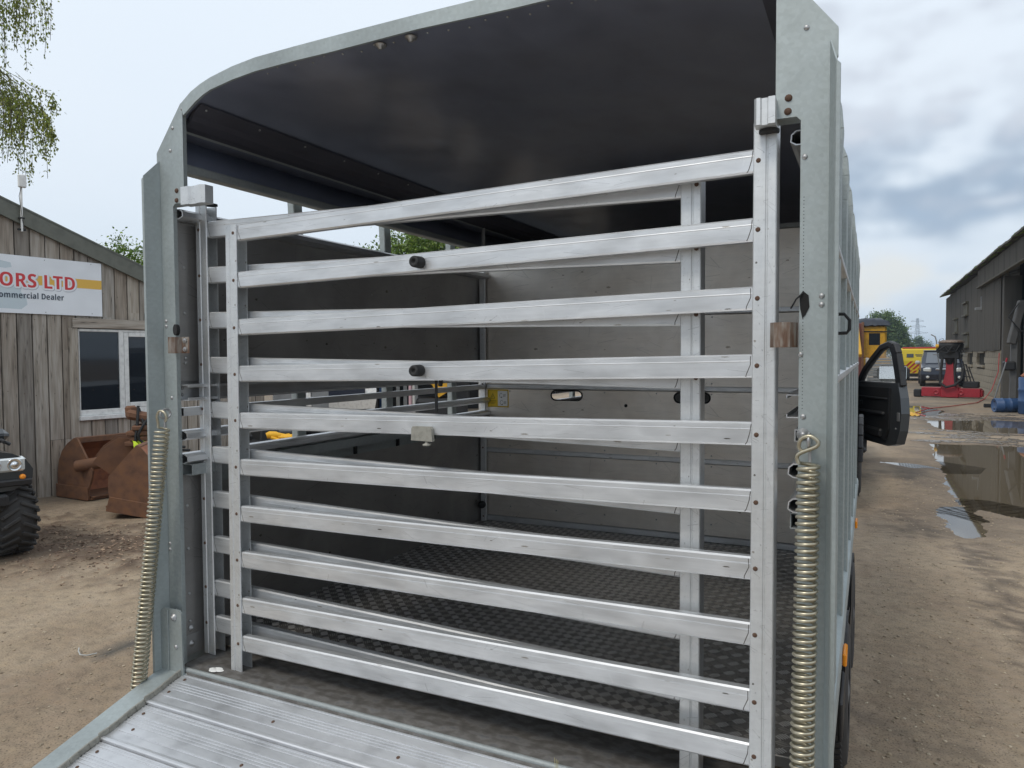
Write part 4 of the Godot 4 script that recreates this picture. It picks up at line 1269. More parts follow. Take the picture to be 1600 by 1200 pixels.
# ---------- left side of the yard ----------
func letters(text: String, h: float, m: Material, parent: Node, at: Vector3, width: float, called := "lettering", depth := 0.002, spread := 0.0) -> void:
	var f := SystemFont.new()
	f.font_names = PackedStringArray(["Droid Sans"])
	f.font_weight = 700
	var tm := TextMesh.new()
	tm.text = text
	tm.font = f
	tm.font_size = 64
	tm.pixel_size = 0.01
	tm.depth = 0.02
	tm.curve_step = 2.0
	tm.horizontal_alignment = HORIZONTAL_ALIGNMENT_LEFT
	tm.vertical_alignment = VERTICAL_ALIGNMENT_CENTER
	var box := tm.get_aabb()
	var capm := TextMesh.new()
	capm.text = "H"
	capm.font = f; capm.font_size = 64; capm.pixel_size = 0.01; capm.depth = 0.02
	capm.vertical_alignment = VERTICAL_ALIGNMENT_CENTER
	var cap := capm.get_aabb()
	var sx := width / box.size.x
	var sy := h / cap.size.y
	var arr := tm.get_mesh_arrays()
	var st := mb()
	var vs: PackedVector3Array = arr[Mesh.ARRAY_VERTEX]
	var ix: PackedInt32Array = arr[Mesh.ARRAY_INDEX] if arr[Mesh.ARRAY_INDEX] != null else PackedInt32Array(range(vs.size()))
	var offs := [Vector2.ZERO]
	if spread > 0.0:
		offs = []
		for k in 12: offs.append(Vector2(cos(TAU * k / 12), sin(TAU * k / 12)) * spread)
	var k2 := 0
	for o: Vector2 in offs:
		for i in ix:
			var p := vs[i]
			st.add_vertex(Vector3((p.x - box.position.x) * sx + o.x, (p.y - cap.position.y) * sy + o.y, (p.z / 0.02 + 0.5) * depth + k2 * 0.00002) + at)
		k2 += 1
	obj(called, st, m, parent)

var BX: Transform3D

func board(st: SurfaceTool, s0: float, s1: float, y0: float, ya: float, yb: float, z0: float, z1: float) -> void:
	# one upright plank with a sloping top and eased edges
	uvo = Vector2(rng.randf() * 3.0, rng.randf() * 3.0)
	uvu = Vector3(1.0 / 0.16, 0, 1.0 / 0.16)
	uvv = Vector3(0, -1.0 / 2.2, 0)
	var t := rng.randf_range(0.62, 1.1)
	var w := rng.randf_range(-0.04, 0.05)
	st.set_color(Color(t * (1.0 + w), t, t * (1.0 - w)))
	var e := 0.004
	var a := [Vector3(s0, y0, z1 - e), Vector3(s0 + e, y0, z1), Vector3(s1 - e, y0, z1), Vector3(s1, y0, z1 - e)]
	var b := [Vector3(s0, ya, z1 - e), Vector3(s0 + e, ya, z1), Vector3(s1 - e, yb, z1), Vector3(s1, yb, z1 - e)]
	for i in 3: poly(st, [a[i], a[i + 1], b[i + 1], b[i]], Vector3(i - 1.0, 0, 1.0 if i == 1 else 0.5))
	poly(st, [Vector3(s0, y0, z0), a[0], b[0], Vector3(s0, ya, z0)], Vector3(-1, 0, 0))
	poly(st, [Vector3(s1, y0, z0), a[3], b[3], Vector3(s1, yb, z0)], Vector3(1, 0, 0))
	poly(st, [b[0], b[1], b[2], b[3]], Vector3(0, 1, 0.1))
	poly(st, [a[0], a[1], a[2], a[3]], Vector3(0, -1, 0.1))
	uvo = Vector2.ZERO; uvu = Vector3.RIGHT; uvv = Vector3(0, -1, 0)

func make_office() -> void:
	BX = frame(Vector3(-6.966, 0, -3.354), Vector3(0.117, 0, -0.993), Vector3.UP)
	var g := thing("clad_building", "low building clad in weathered grey boards with a green fascia and white framed window", "building", BX)
	var top := func(s: float) -> float: return 2.95 - 0.372 * (s + 0.286)
	var st := mb()
	prism(st, [Vector2(-4.6, -0.1), Vector2(3.0, -0.1), Vector2(3.0, 1.78), Vector2(-1.8, 3.55), Vector2(-4.6, 2.5)], Transform3D(Basis(), Vector3(0, 0, -0.03)), -5.0)
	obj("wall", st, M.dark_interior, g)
	var s := -4.4 - 0.098
	while s < 2.95:
		var s0 := s + 0.006
		var s1 := s + 0.1445
		var tops := [float(top.call(s0)) + 0.04, float(top.call(s1)) + 0.04]
		if s < -1.8: tops = [2.6 + (s + 4.6) * 0.33, 2.6 + (s + 4.74) * 0.33]
		var parts := [[-0.04, tops[0], tops[1]]]
		if s1 > 0.46 and s0 < 1.62: parts = [[-0.04, 0.79, 0.79], [1.82, tops[0], tops[1]]]
		elif s < 0.36 and s > 0.1: parts = [[-0.04, 0.604, 0.604], [0.603, tops[0], tops[1]]]
		for q in parts:
			if q[1] <= q[0]: continue
			st = mb()
			board(st, s0, minf(s1, 3.0), q[0], q[1] - 0.004, q[2] - 0.004, -0.03, rng.randf_range(-0.003, 0.004))
			obj("board", st, M.weathered_board, g)
		s += 0.1495
	st = mb()
	for i in 46: rivet(st, Vector3(-0.42 + (i % 12) * 0.1495 + rng.randf_range(-0.03, 0.03), [0.3, 1.12, 1.9, 2.2][i / 12] + rng.randf_range(-0.03, 0.03), 0.003), Vector3(0, 0, 1), 0.005, 0.001, 6)
	stuff(obj("nail_heads", st, M.rust_bolt, g))
	# fascia along the verge, with the roof behind it
	st = mb()
	var sl := Vector3(1, -0.372, 0).normalized()
	var a := Vector3(-1.8, 3.677 - 0.08, 0.03)
	bar(st, a, a + sl * 5.25, 0.03, 0.168, 0.004)
	bar(st, a, a + Vector3(-2.9, -1.1, 0), 0.03, 0.168, 0.004)
	obj("fascia", st, M.fascia, g)
	st = mb()
	prism(st, [Vector2(-1.8, 3.70), Vector2(3.12, 1.87), Vector2(3.12, 1.84), Vector2(-1.8, 3.67)], Transform3D(Basis(), Vector3(0, 0, 0.045)), -5.1)
	prism(st, [Vector2(-1.8, 3.70), Vector2(-4.8, 2.6), Vector2(-4.8, 2.57), Vector2(-1.8, 3.67)], Transform3D(Basis(), Vector3(0, 0, 0.045)), -5.1)
	obj("roof", st, M.fascia, g)
	# lintel and window
	st = mb()
	uvu = Vector3(0, -1.0 / 0.16, 0); uvv = Vector3(1.0 / 2.2, 0, 0)
	st.set_color(Color(1.12, 1.08, 1.02))
	bc(st, Vector3(0.392, 1.822, 0.002), Vector3(1.70, 1.93, 0.026), 0.004)
	obj("lintel_board", st, M.weathered_board, g)
	st = mb()
	st.set_color(Color(0.95, 0.95, 0.93))
	uvu = Vector3(1.0 / 0.16, 0, 0); uvv = Vector3(0, -1.0 / 2.2, 0)
	bc(st, Vector3(0.352, 0.56, 0.0005), Vector3(0.452, 1.82, 0.012), 0.004)
	uvu = Vector3.RIGHT; uvv = Vector3(0, -1, 0)
	obj("side_board", st, M.weathered_board, g)
	var w := Node3D.new()
	w.name = "window"
	g.add_child(w, true)
	st = mb()
	for f: Array in [[0.458, 0.47, 0.84, 1.81], [0.918, 0.975, 0.84, 1.81], [1.56, 1.62, 0.84, 1.81]]: bc(st, Vector3(f[0], f[2], -0.02), Vector3(f[1], f[3], 0.006), 0.004)
	for f: Array in [[0.471, 1.559, 0.84, 0.905], [0.471, 1.559, 1.785, 1.815]]: bc(st, Vector3(f[0], f[2], -0.02), Vector3(f[1], f[3], 0.0045), 0.004)
	for f: Array in [[0.977, 1.03, 0.907, 1.783], [1.505, 1.558, 0.907, 1.783], [1.032, 1.503, 0.907, 0.965], [1.032, 1.503, 1.735, 1.783]]: bc(st, Vector3(f[0], f[2], -0.018), Vector3(f[1], f[3], 0.010), 0.004)
	obj("frame", st, M.white_plastic, w)
	st = mb()
	bc(st, Vector3(0.44, 0.79, -0.02), Vector3(1.66, 0.839, 0.045), 0.006)
	obj("sill", st, M.white_plastic, w)
	for q: Array in [[0.471, 0.917, 0.906, 1.784], [1.031, 1.504, 0.966, 1.734]]:
		st = mb()
		bc(st, Vector3(q[0], q[2], -0.014), Vector3(q[1], q[3], -0.008), 0.0005)
		obj("pane", st, M.window_dark, w)
	# the sign board on the gable
	var sg := thing("trade_sign", "white trade sign with red capitals and a yellow band on the board wall", "sign", BX)
	st = mb()
	bc(st, Vector3(-1.6, 1.957, 0.012), Vector3(0.726, 2.556, 0.018), 0.001)
	obj("panel", st, M.sign_white, sg)
	st = mb()
	# faint machine silhouette printed behind the words
	prism(st, [Vector2(-0.75, 2.01), Vector2(-0.12, 2.0), Vector2(-0.06, 2.05), Vector2(-0.07, 2.13), Vector2(-0.12, 2.18), Vector2(-0.10, 2.27), Vector2(-0.20, 2.34), Vector2(-0.36, 2.34), Vector2(-0.75, 2.3)], Transform3D(Basis(), Vector3(0, 0, 0.0181)), 0.0002)
	prism(st, [Vector2(-0.75, 2.44), Vector2(-0.26, 2.415), Vector2(-0.20, 2.43), Vector2(-0.21, 2.475), Vector2(-0.33, 2.495), Vector2(-0.75, 2.52)], Transform3D(Basis(), Vector3(0, 0, 0.0181)), 0.0002)
	obj("silhouette", st, M.sign_pale, sg)
	st = mb()
	bc(st, Vector3(-1.55, 2.262, 0.0184), Vector3(0.724, 2.362, 0.0188), 0.0001)
	obj("yellow_band", st, M.sign_yellow, sg)
	letters("TORS LTD", 0.140, M.sign_shadow, sg, Vector3(-0.428, 2.228, 0.0189), 0.862, "letter_shadow", 0.0003, 0.020)
	letters("TORS LTD", 0.140, M.sign_white, sg, Vector3(-0.433, 2.233, 0.0196), 0.862, "letter_outline", 0.0003, 0.019)
	letters("TORS LTD", 0.140, M.sign_red, sg, Vector3(-0.433, 2.233, 0.0204), 0.862, "lettering", 0.0004)
	letters("Commercial Dealer", 0.060, M.sign_ink, sg, Vector3(-0.372, 2.115, 0.0204), 0.68, "small_lettering", 0.0004)
	st = mb()
	for p: Vector2 in [Vector2(0.12, 2.532), Vector2(0.61, 2.535), Vector2(0.12, 1.978), Vector2(0.61, 1.985), Vector2(0.715, 2.28)]: rivet(st, Vector3(p.x, p.y, 0.018), Vector3(0, 0, 1), 0.005, 0.002, 8)
	stuff(obj("screws", st, M.grey_steel, sg))
	# aerial on a pole
	var an := thing("aerial", "white flat aerial on a slim pole fixed to the gable", "aerial", BX)
	st = mb()
	tube(st, [Vector3(-0.115, 2.80, 0.07), Vector3(-0.112, 3.26, 0.07)], 0.011, 10)
	obj("pole", st, M.white_plastic, an)
	st = mb()
	bx(st, Transform3D(Basis(Vector3.UP, -0.25), Vector3(-0.108, 3.315, 0.085)), Vector3(0.075, 0.135, 0.035), 0.01)
	bc(st, Vector3(-0.125, 3.25, 0.06), Vector3(-0.10, 3.36, 0.068), 0.002)
	obj("panel", st, M.white_plastic, an)
	st = mb()
	bc(st, Vector3(-0.15, 2.81, 0.046), Vector3(-0.075, 2.83, 0.075), 0.003)
	bc(st, Vector3(-0.14, 2.93, 0.046), Vector3(-0.085, 2.945, 0.082), 0.003)
	tube(st, [Vector3(-0.12, 3.25, 0.09), Vector3(-0.14, 3.16, 0.085), Vector3(-0.128, 3.05, 0.083), Vector3(-0.11, 2.9, 0.083), Vector3(-0.09, 2.82, 0.06)], 0.003, 5)
	obj("clamp", st, M.trim_black, an)

func make_utv() -> void:
	var g := thing("utility_vehicle", "dark grey utility buggy with twin round headlamps and chunky tyres, cut off at the left", "vehicle", frame(Vector3(-4.88, 0, -1.83), Vector3(0.31, 0, -0.95), Vector3.UP))
	var st: SurfaceTool
	for wx: Array in [[0.0, 0.0], [-1.22, 0.0], [0.0, -1.9], [-1.22, -1.9]]:
		var w := Node3D.new()
		w.name = "wheel"
		g.add_child(w, true)
		w.transform = Transform3D(Basis(Vector3.UP, 0.10 if wx[1] == 0.0 else 0.0), Vector3(wx[0] - 0.0, 0.278, wx[1]))
		st = mb()
		var X := Transform3D(Basis(Vector3(0, 0, 1), Vector3(1, 0, 0), Vector3(0, 1, 0)), Vector3.ZERO)
		lathe(st, X, [Vector2(0.15, -0.11), Vector2(0.19, -0.125), Vector2(0.235, -0.115), Vector2(0.258, -0.07), Vector2(0.262, 0), Vector2(0.258, 0.07), Vector2(0.235, 0.115), Vector2(0.19, 0.125), Vector2(0.15, 0.11)], 32)
		for i in 22:
			for side: float in [-1.0, 1.0]:
				var an := TAU * (i + (0.5 if side > 0 else 0.0)) / 22.0
				var c := Vector3(side * 0.062, sin(an) * 0.266, cos(an) * 0.266)
				var up := Vector3(0, sin(an), cos(an))
				var along := Vector3(1, 0, 0)
				var fw := along.cross(up)
				var xx := (along + fw * side * 0.55).normalized()
				bx(st, Transform3D(Basis(xx, up, xx.cross(up)), c), Vector3(0.125, 0.024, 0.026), 0.005)
				bx(st, Transform3D(Basis(along, up, fw), Vector3(side * 0.117, sin(an + side * 0.13) * 0.248, cos(an + side * 0.13) * 0.248)), Vector3(0.022, 0.045, 0.027), 0.006)
		obj("tyre", st, M.tyre_dusty, w)
		st = mb()
		lathe(st, X, [Vector2(0.155, 0.10), Vector2(0.14, 0.05), Vector2(0.06, 0.06), Vector2(0.05, 0.09), Vector2(0, 0.09)], 20)
		lathe(st, X, [Vector2(0.155, -0.10), Vector2(0.13, 0.02), Vector2(0, 0.02)], 20)
		obj("rim", st, M.trim_black, w)
	st = mb()
	prism(st, [Vector2(-1.32, 0.47), Vector2(-0.02, 0.52), Vector2(0.085, 0.575), Vector2(0.105, 0.60), Vector2(0.11, 0.665), Vector2(0.09, 0.70), Vector2(0.06, 0.745), Vector2(-0.02, 0.79), Vector2(-0.2, 0.83), Vector2(-1.0, 0.83), Vector2(-1.25, 0.78), Vector2(-1.33, 0.66)], Transform3D(Basis(), Vector3(0, 0, 0.02)), 0.24)
	bx(st, Transform3D(Basis(Vector3.RIGHT, -0.18), Vector3(-0.61, 0.84, -0.35)), Vector3(1.25, 0.10, 0.85), 0.04)
	bc(st, Vector3(-1.15, 0.35, -2.3), Vector3(-0.07, 0.60, 0.02), 0.03)
	bc(st, Vector3(-0.10, 0.62, -0.55), Vector3(0.11, 0.72, 0.02), 0.04)
	obj("body", st, M.car_grey, g)
	st = mb()
	bx(st, Transform3D(Basis(Vector3.RIGHT, 0.1), Vector3(-0.05, 0.575, 0.268)), Vector3(0.30, 0.05, 0.03), 0.01)
	bc(st, Vector3(-1.2, 0.40, 0.20), Vector3(-0.05, 0.50, 0.29), 0.02)
	obj("bumper", st, M.black_plastic, g)
	for x: float in [-0.055, -1.17]:
		st = mb()
		bc(st, Vector3(x - 0.16, 0.65, 0.20), Vector3(x + 0.12, 0.765, 0.273), 0.02)
		var hl := obj("headlight", st, M.lens, g)
		for dx: float in [-0.085, 0.045]:
			st = mb()
			lathe(st, Transform3D(facing(Vector3(0, 0, 1)), Vector3(x + dx, 0.708, 0.2735)), [Vector2(0.047, 0), Vector2(0.047, 0.006), Vector2(0.042, 0.006), Vector2(0.036, 0.001), Vector2(0.016, 0.001), Vector2(0.014, 0.008), Vector2(0, 0.010)], 18)
			obj("lamp_ring", st, M.chrome, hl)
		st = mb()
		lathe(st, Transform3D(facing(Vector3(0, 0, 1)), Vector3(x + 0.095, 0.614, 0.262)), [Vector2(0.021, 0), Vector2(0.02, 0.012), Vector2(0.012, 0.02), Vector2(0, 0.022)], 14)
		obj("indicator", st, M.amber_lens, g)
	st = mb()
	for z: float in [0.12, -0.25, -0.6]: tube(st, [Vector3(-1.2, 0.90 - z * 0.12 - 0.01, z), Vector3(-0.05, 0.90 - z * 0.12 - 0.01, z), Vector3(0.0, 0.86 - z * 0.12, z)], 0.013, 8)
	for x: float in [-1.15, -0.05]: tube(st, [Vector3(x, 0.87, 0.18), Vector3(x, 0.965, -0.65)], 0.013, 8)
	obj("front_rack", st, M.black_plastic, g)
	st = mb()
	for x: float in [-1.18, -0.05]: tube(st, [Vector3(x, 0.8, -0.75), Vector3(x + 0.0, 1.6, -1.15), Vector3(x, 1.72, -1.3), Vector3(x, 1.7, -1.9), Vector3(x, 0.6, -2.2)], 0.025, 8)
	tube(st, [Vector3(-1.18, 1.72, -1.3), Vector3(-0.05, 1.72, -1.3)], 0.025, 8)
	obj("roll_cage", st, M.trim_black, g)

func shell(parent: Node, xf: Transform3D, w: float, wide := 1.0) -> void:
	var g := Node3D.new()
	g.name = "grab_shell"
	parent.add_child(g, true)
	g.transform = Transform3D(Basis(xf.basis.x * wide, xf.basis.y, xf.basis.z), xf.origin)
	var curve := [Vector2(0.02, 0.02), Vector2(0.0, 0.12), Vector2(0.0, 0.26), Vector2(0.02, 0.40), Vector2(0.06, 0.51), Vector2(0.12, 0.59), Vector2(0.20, 0.655)]
	var plate := curve.duplicate()
	plate.append_array([Vector2(0.235, 0.655), Vector2(0.40, 0.33), Vector2(0.385, 0.24), Vector2(0.345, 0.12), Vector2(0.345, 0.015)])
	for z: float in [0.0, w - signf(w) * 0.02]:
		var st := mb()
		prism(st, plate, Transform3D(Basis(), Vector3(0, 0, z)), signf(w) * 0.02)
		bc(st, Vector3(-0.012, 0.012, z - signf(w) * 0.012), Vector3(0.35, 0.15, z - signf(w) * 0.001), 0.004)
		obj("side_plate", st, M.rust, g)
	var st2 := mb()
	for i in curve.size() - 1:
		var a: Vector2 = curve[i]
		var b: Vector2 = curve[i + 1]
		var n := Vector2(-(b - a).y, (b - a).x).normalized() * 0.016
		prism(st2, [a, b, b - n, a - n], Transform3D(Basis(), Vector3(0, 0, signf(w) * 0.0205)), w - signf(w) * 0.041)
	obj("back_sheet", st2, M.rust_light, g)
	st2 = mb()
	bc(st2, Vector3(0.02, 0.015, signf(w) * 0.0207), Vector3(0.36, 0.035, w - signf(w) * 0.0207), 0.004)
	obj("lip", st2, M.rust, g)
	st2 = mb()
	bc(st2, Vector3(0.28, 0.0355, signf(w) * 0.03), Vector3(0.37, 0.055, w - signf(w) * 0.03), 0.004)
	obj("wear_bar", st2, M.rust, g)
	st2 = mb()
	bc(st2, Vector3(0.19, 0.60, signf(w) * 0.0207), Vector3(0.235, 0.66, w - signf(w) * 0.0207), 0.004)
	obj("top_bar", st2, M.rust, g)

func make_grab() -> void:
	var g := thing("clamshell_grab", "rusty clamshell grab lying open on the ground against the board wall", "grab bucket")
	shell(g, frame(Vector3(-6.86, -0.01, -3.50), Vector3(0.998, 0, 0.07), Vector3.UP), -0.95, 1.6)
	var x2 := frame(Vector3(-5.06, -0.02, -3.16), Vector3(-0.78, 0, 0.62), Vector3.UP)
	x2.basis = x2.basis * Basis(Vector3.BACK, 0.24)
	shell(g, x2, 0.85)
	var st := mb()
	tube(st, [Vector3(-6.42, 0.36, -3.42), Vector3(-6.20, 0.40, -3.55)], 0.062, 12)
	tube(st, [Vector3(-6.195, 0.40, -3.553), Vector3(-6.15, 0.41, -3.58)], 0.085, 12)
	tube(st, [Vector3(-6.15, 0.41, -3.58), Vector3(-5.95, 0.44, -3.70)], 0.035, 10)
	obj("ram", st, M.rust, g)
	for z0: float in [0.0, 0.24]:
		st = mb()
		prism(st, [Vector2(0.0, 0.16), Vector2(-0.10, 0.02), Vector2(0.06, -0.12), Vector2(0.22, -0.18), Vector2(0.42, 0.05), Vector2(0.34, 0.24), Vector2(0.14, 0.26)], frame(Vector3(-6.10, 0.40, -3.50) + Vector3(-0.8, 0, -0.55) * z0, Vector3(0.62, 0, -0.78), Vector3.UP), 0.03)
		obj("yoke", st, M.rust, g)
	var hc := Vector3(-5.78, 0, -3.82)
	for i in 4:
		st = mb()
		bx(st, Transform3D(Basis(Vector3.UP, 0.5 + i * 0.1), hc + Vector3(0, 0.60 + i * 0.055, 0)), Vector3(0.42 - (i % 2) * 0.08, 0.05, 0.34), 0.01)
		obj("head_plate", st, M.rust, g)
	st = mb()
	bx(st, Transform3D(Basis(Vector3.UP, 0.9) * Basis(Vector3(0, 0, 1), -0.25), hc + Vector3(-0.03, 0.86, 0.02)), Vector3(0.42, 0.10, 0.22), 0.03)
	bx(st, Transform3D(Basis(Vector3(0, 0, 1), 0.1), hc + Vector3(-0.13, 0.93, 0.14)), Vector3(0.09, 0.12, 0.10), 0.02)
	lathe(st, Transform3D(Basis(), hc + Vector3(0.05, 0.82, -0.05)), [Vector2(0.13, 0), Vector2(0.14, 0.03), Vector2(0.12, 0.06), Vector2(0.06, 0.08), Vector2(0.06, 0.12), Vector2(0, 0.12)], 14)
	obj("rotator_head", st, M.rust, g)
	# hoses, given across (to the picture's right), up and towards us
	var hx := Vector3(0.5, 0, -0.866)
	var hz := Vector3(0.866, 0, 0.5)
	for h: Array in [
		[Vector3(-0.13, 0.99, 0.05), Vector3(-0.15, 0.80, 0.10), Vector3(-0.17, 0.62, 0.14), Vector3(-0.10, 0.46, 0.16), Vector3(0.02, 0.40, 0.10)],
		[Vector3(0.12, 0.88, 0.08), Vector3(0.0, 0.90, 0.14), Vector3(-0.10, 0.80, 0.16), Vector3(-0.15, 0.66, 0.16), Vector3(-0.02, 0.58, 0.18), Vector3(0.12, 0.53, 0.16), Vector3(0.35, 0.50, 0.1)],
		[Vector3(-0.12, 0.96, 0.02), Vector3(-0.06, 0.72, 0.14), Vector3(0.06, 0.58, 0.17), Vector3(0.30, 0.54, 0.12)],
		[Vector3(-0.19, 0.50, 0.12), Vector3(-0.22, 0.40, 0.15), Vector3(-0.14, 0.34, 0.17), Vector3(0.0, 0.36, 0.16)]]:
		st = mb()
		tube(st, smooth_path(h.map(func(q): return hc + hx * q.x + Vector3(0, q.y, 0) + hz * q.z), 20), 0.014, 8)
		obj("hose", st, M.rubber, g)
	# crumpled bright cloth tucked behind the near shell
	st = mb()
	st.set_smooth_group(4)
	var f := FastNoiseLite.new()
	f.seed = 8; f.frequency = 7.0; f.fractal_octaves = 3
	var at := func(i: int, k: int) -> Vector3:
		var p := hc + hx * (-0.20 + i * 0.024) + hz * (0.10 + k * 0.022)
		p.y = 0.64 + 0.02 * sin(i * 0.5) - 0.017 * k + f.get_noise_2d(p.x, p.z * 1.3) * 0.09
		return p
	for i in 15:
		for k in 9:
			poly(st, [at.call(i, k), at.call(i + 1, k), at.call(i + 1, k + 1), at.call(i, k + 1)], Vector3.UP)
	tag(obj("bright_cloth", st, M.hivis), "crumpled yellow green cloth lying on the rusty grab under the hoses", "cloth")

# ---------- trees ----------
func leaf_mesh() -> Mesh:
	var st := mb()
	var pts := [Vector3(0, 0, 0), Vector3(0.28, 0.05, 0.45), Vector3(0, -0.06, 1.0), Vector3(-0.28, 0.05, 0.45)]
	tri(st, pts[0], pts[1], pts[2])
	tri(st, pts[0], pts[2], pts[3])
	st.generate_normals()
	return st.commit()

func leaves(parent: Node, places: Array, size: float, m: Material, droop := 0.0) -> void:
	var mm := MultiMesh.new()
	mm.transform_format = MultiMesh.TRANSFORM_3D
	mm.use_colors = true
	mm.mesh = leaf_mesh()
	mm.instance_count = places.size()
	for i in places.size():
		var e := Vector3(rng.randf_range(-1.2, 1.2) + droop, rng.randf() * TAU, rng.randf_range(-1, 1))
		mm.set_instance_transform(i, Transform3D(Basis.from_euler(e).scaled(Vector3.ONE * size * rng.randf_range(0.6, 1.3)), places[i]))
		var t := rng.randf_range(0.45, 1.0)
		mm.set_instance_color(i, Color(t * rng.randf_range(0.85, 1.1), t, t * rng.randf_range(0.6, 1.0)))
	var o := MultiMeshInstance3D.new()
	o.multimesh = mm
	o.material_override = m
	o.name = "leaves"
	parent.add_child(o, true)
	stuff(o)

func make_tree(called: String, label: String, base: Vector3, blobs: Array, n: int, size: float, m: Material, trunk_r: float, group := "") -> void:
	var g := thing(called, label, "tree" if called.ends_with("tree") else "bush", Transform3D(Basis(), base), group)
	var st := mb()
	var mid := Vector3.ZERO
	for b: Array in blobs: mid += b[0] / blobs.size()
	var fork := Vector3(mid.x * 0.3, mid.y * 0.45, mid.z * 0.3)
	tube(st, [Vector3(0, -0.1, 0), fork * 0.5 + Vector3(0.05, 0, 0), fork, mid], [trunk_r, trunk_r * 0.8, trunk_r * 0.6, trunk_r * 0.3], 9)
	obj("trunk", st, M.bark, g)
	st = mb()
	var places := []
	var total := 0.0
	for b: Array in blobs: total += pow(b[1], 2.0)
	for b: Array in blobs:
		var c: Vector3 = b[0]
		var r: float = b[1]
		tube(st, [fork, fork.lerp(c, 0.6) + Vector3(0, r * 0.1, 0), c], [trunk_r * 0.4, trunk_r * 0.22, trunk_r * 0.08], 6)
		var sprays := int(maxf(6.0, 40.0 * pow(r, 2.0) / total * blobs.size()))
		var count := int(n * pow(r, 2.0) / total)
		for k in sprays:
			var d := Vector3(rng.randfn(), rng.randfn() * 0.8 + 0.2, rng.randfn()).normalized()
			var tip := c + d * r * rng.randf_range(0.75, 1.12)
			tube(st, [c, c.lerp(tip, 0.6) + Vector3(0, r * 0.06, 0), tip], [trunk_r * 0.06, trunk_r * 0.04, trunk_r * 0.015], 4, false)
			for q in count / sprays:
				var t := pow(rng.randf(), 0.6)
				places.append(c.lerp(tip, t) + Vector3(rng.randfn(), rng.randfn(), rng.randfn()) * r * 0.13)
	obj("branches", st, M.bark, g)
	leaves(g, places, size, m)

func make_birch() -> void:
	var base := Vector3(-14.2, 0, -5.6)
	var g := thing("weeping_birch_tree", "weeping birch hanging its thin leafy twigs in from the top left", "tree", Transform3D(Basis(), base))
	var st := mb()
	tube(st, [Vector3(0, 0, 0), Vector3(0.1, 2.5, 0), Vector3(0.0, 5.0, 0.1), Vector3(-0.1, 8.5, 0)], [0.2, 0.16, 0.12, 0.05], 10)
	obj("trunk", st, M.bark, g)
	st = mb()
	var rt := Vector3(0.53, 0, -0.85)
	var fw := Vector3(0.85, 0, 0.53)
	var places := []
	var org := Vector3(-12.62, 0, -6.6) - base
	# each strand: offset along the picture's right, top and bottom height, sideways reach
	for i in 150:
		var low := i >= 62
		var r: float
		var y0: float
		var y1: float
		if not low:
			r = 0.62 - pow(rng.randf(), 0.7) * 1.5
			y0 = 8.4 + rng.randf() * 0.6
			y1 = 6.75 + rng.randf() * 0.7 - clampf(0.1 - r, 0, 0.6) * 0.6
		else:
			r = 0.66 - pow(rng.randf(), 0.75) * 1.4
			y0 = 6.3 - clampf(r, -0.3, 0.8) * 0.75 + rng.randf() * 0.3
			y1 = 4.65 + rng.randf() * 1.0 + absf(r - 0.3) * 0.2
		var dz := rng.randf_range(-0.8, 0.8)
		var a := org + rt * (r - rng.randf_range(0.35, 0.8)) + fw * dz + Vector3(0, y0 + 0.15, 0)
		var pts := [a]
		var n := 11
		for k in range(1, n + 1):
			var t := float(k) / n
			var side := r - 0.5 * pow(1.0 - minf(t * 2.2, 1.0), 2.0)
			pts.append(org + rt * (side + sin(t * 5.0 + i) * 0.025) + fw * dz + Vector3(0, lerpf(y0, y1, pow(t, 1.15)), 0))
		tube(st, pts, 0.0035, 4, false)
		for k in range(2, n + 1):
			var dens := 9 if i % 3 != 0 else 5
			if (i + k) % 5 == 0: dens = 3
			for q in dens:
				var p: Vector3 = (pts[k - 1] as Vector3).lerp(pts[k], rng.randf())
				places.append(p + Vector3(rng.randfn(), rng.randfn(), rng.randfn()) * 0.038)
	obj("hanging_twigs", st, M.bark, g)
	st = mb()
	for k in 7:
		var e := org + rt * rng.randf_range(-1.2, -0.2) + fw * rng.randf_range(-0.9, 0.9) + Vector3(0, 6.2 + k * 0.4, 0)
		tube(st, smooth_path([Vector3(0, 4.6 + k * 0.55, 0), e * Vector3(0.35, 0, 0.35) + Vector3(rng.randf_range(-0.2, 0.2), 6.6 + k * 0.45, rng.randf_range(-0.2, 0.2)), e * Vector3(0.75, 1, 0.75) + Vector3(0, 0.7, 0), e], 10), [0.05, 0.046, 0.042, 0.038, 0.034, 0.03, 0.025, 0.02, 0.016, 0.012, 0.008], 6)
	obj("branches", st, M.bark, g)
	leaves(g, places, 0.06, M.leaf_birch, 1.2)

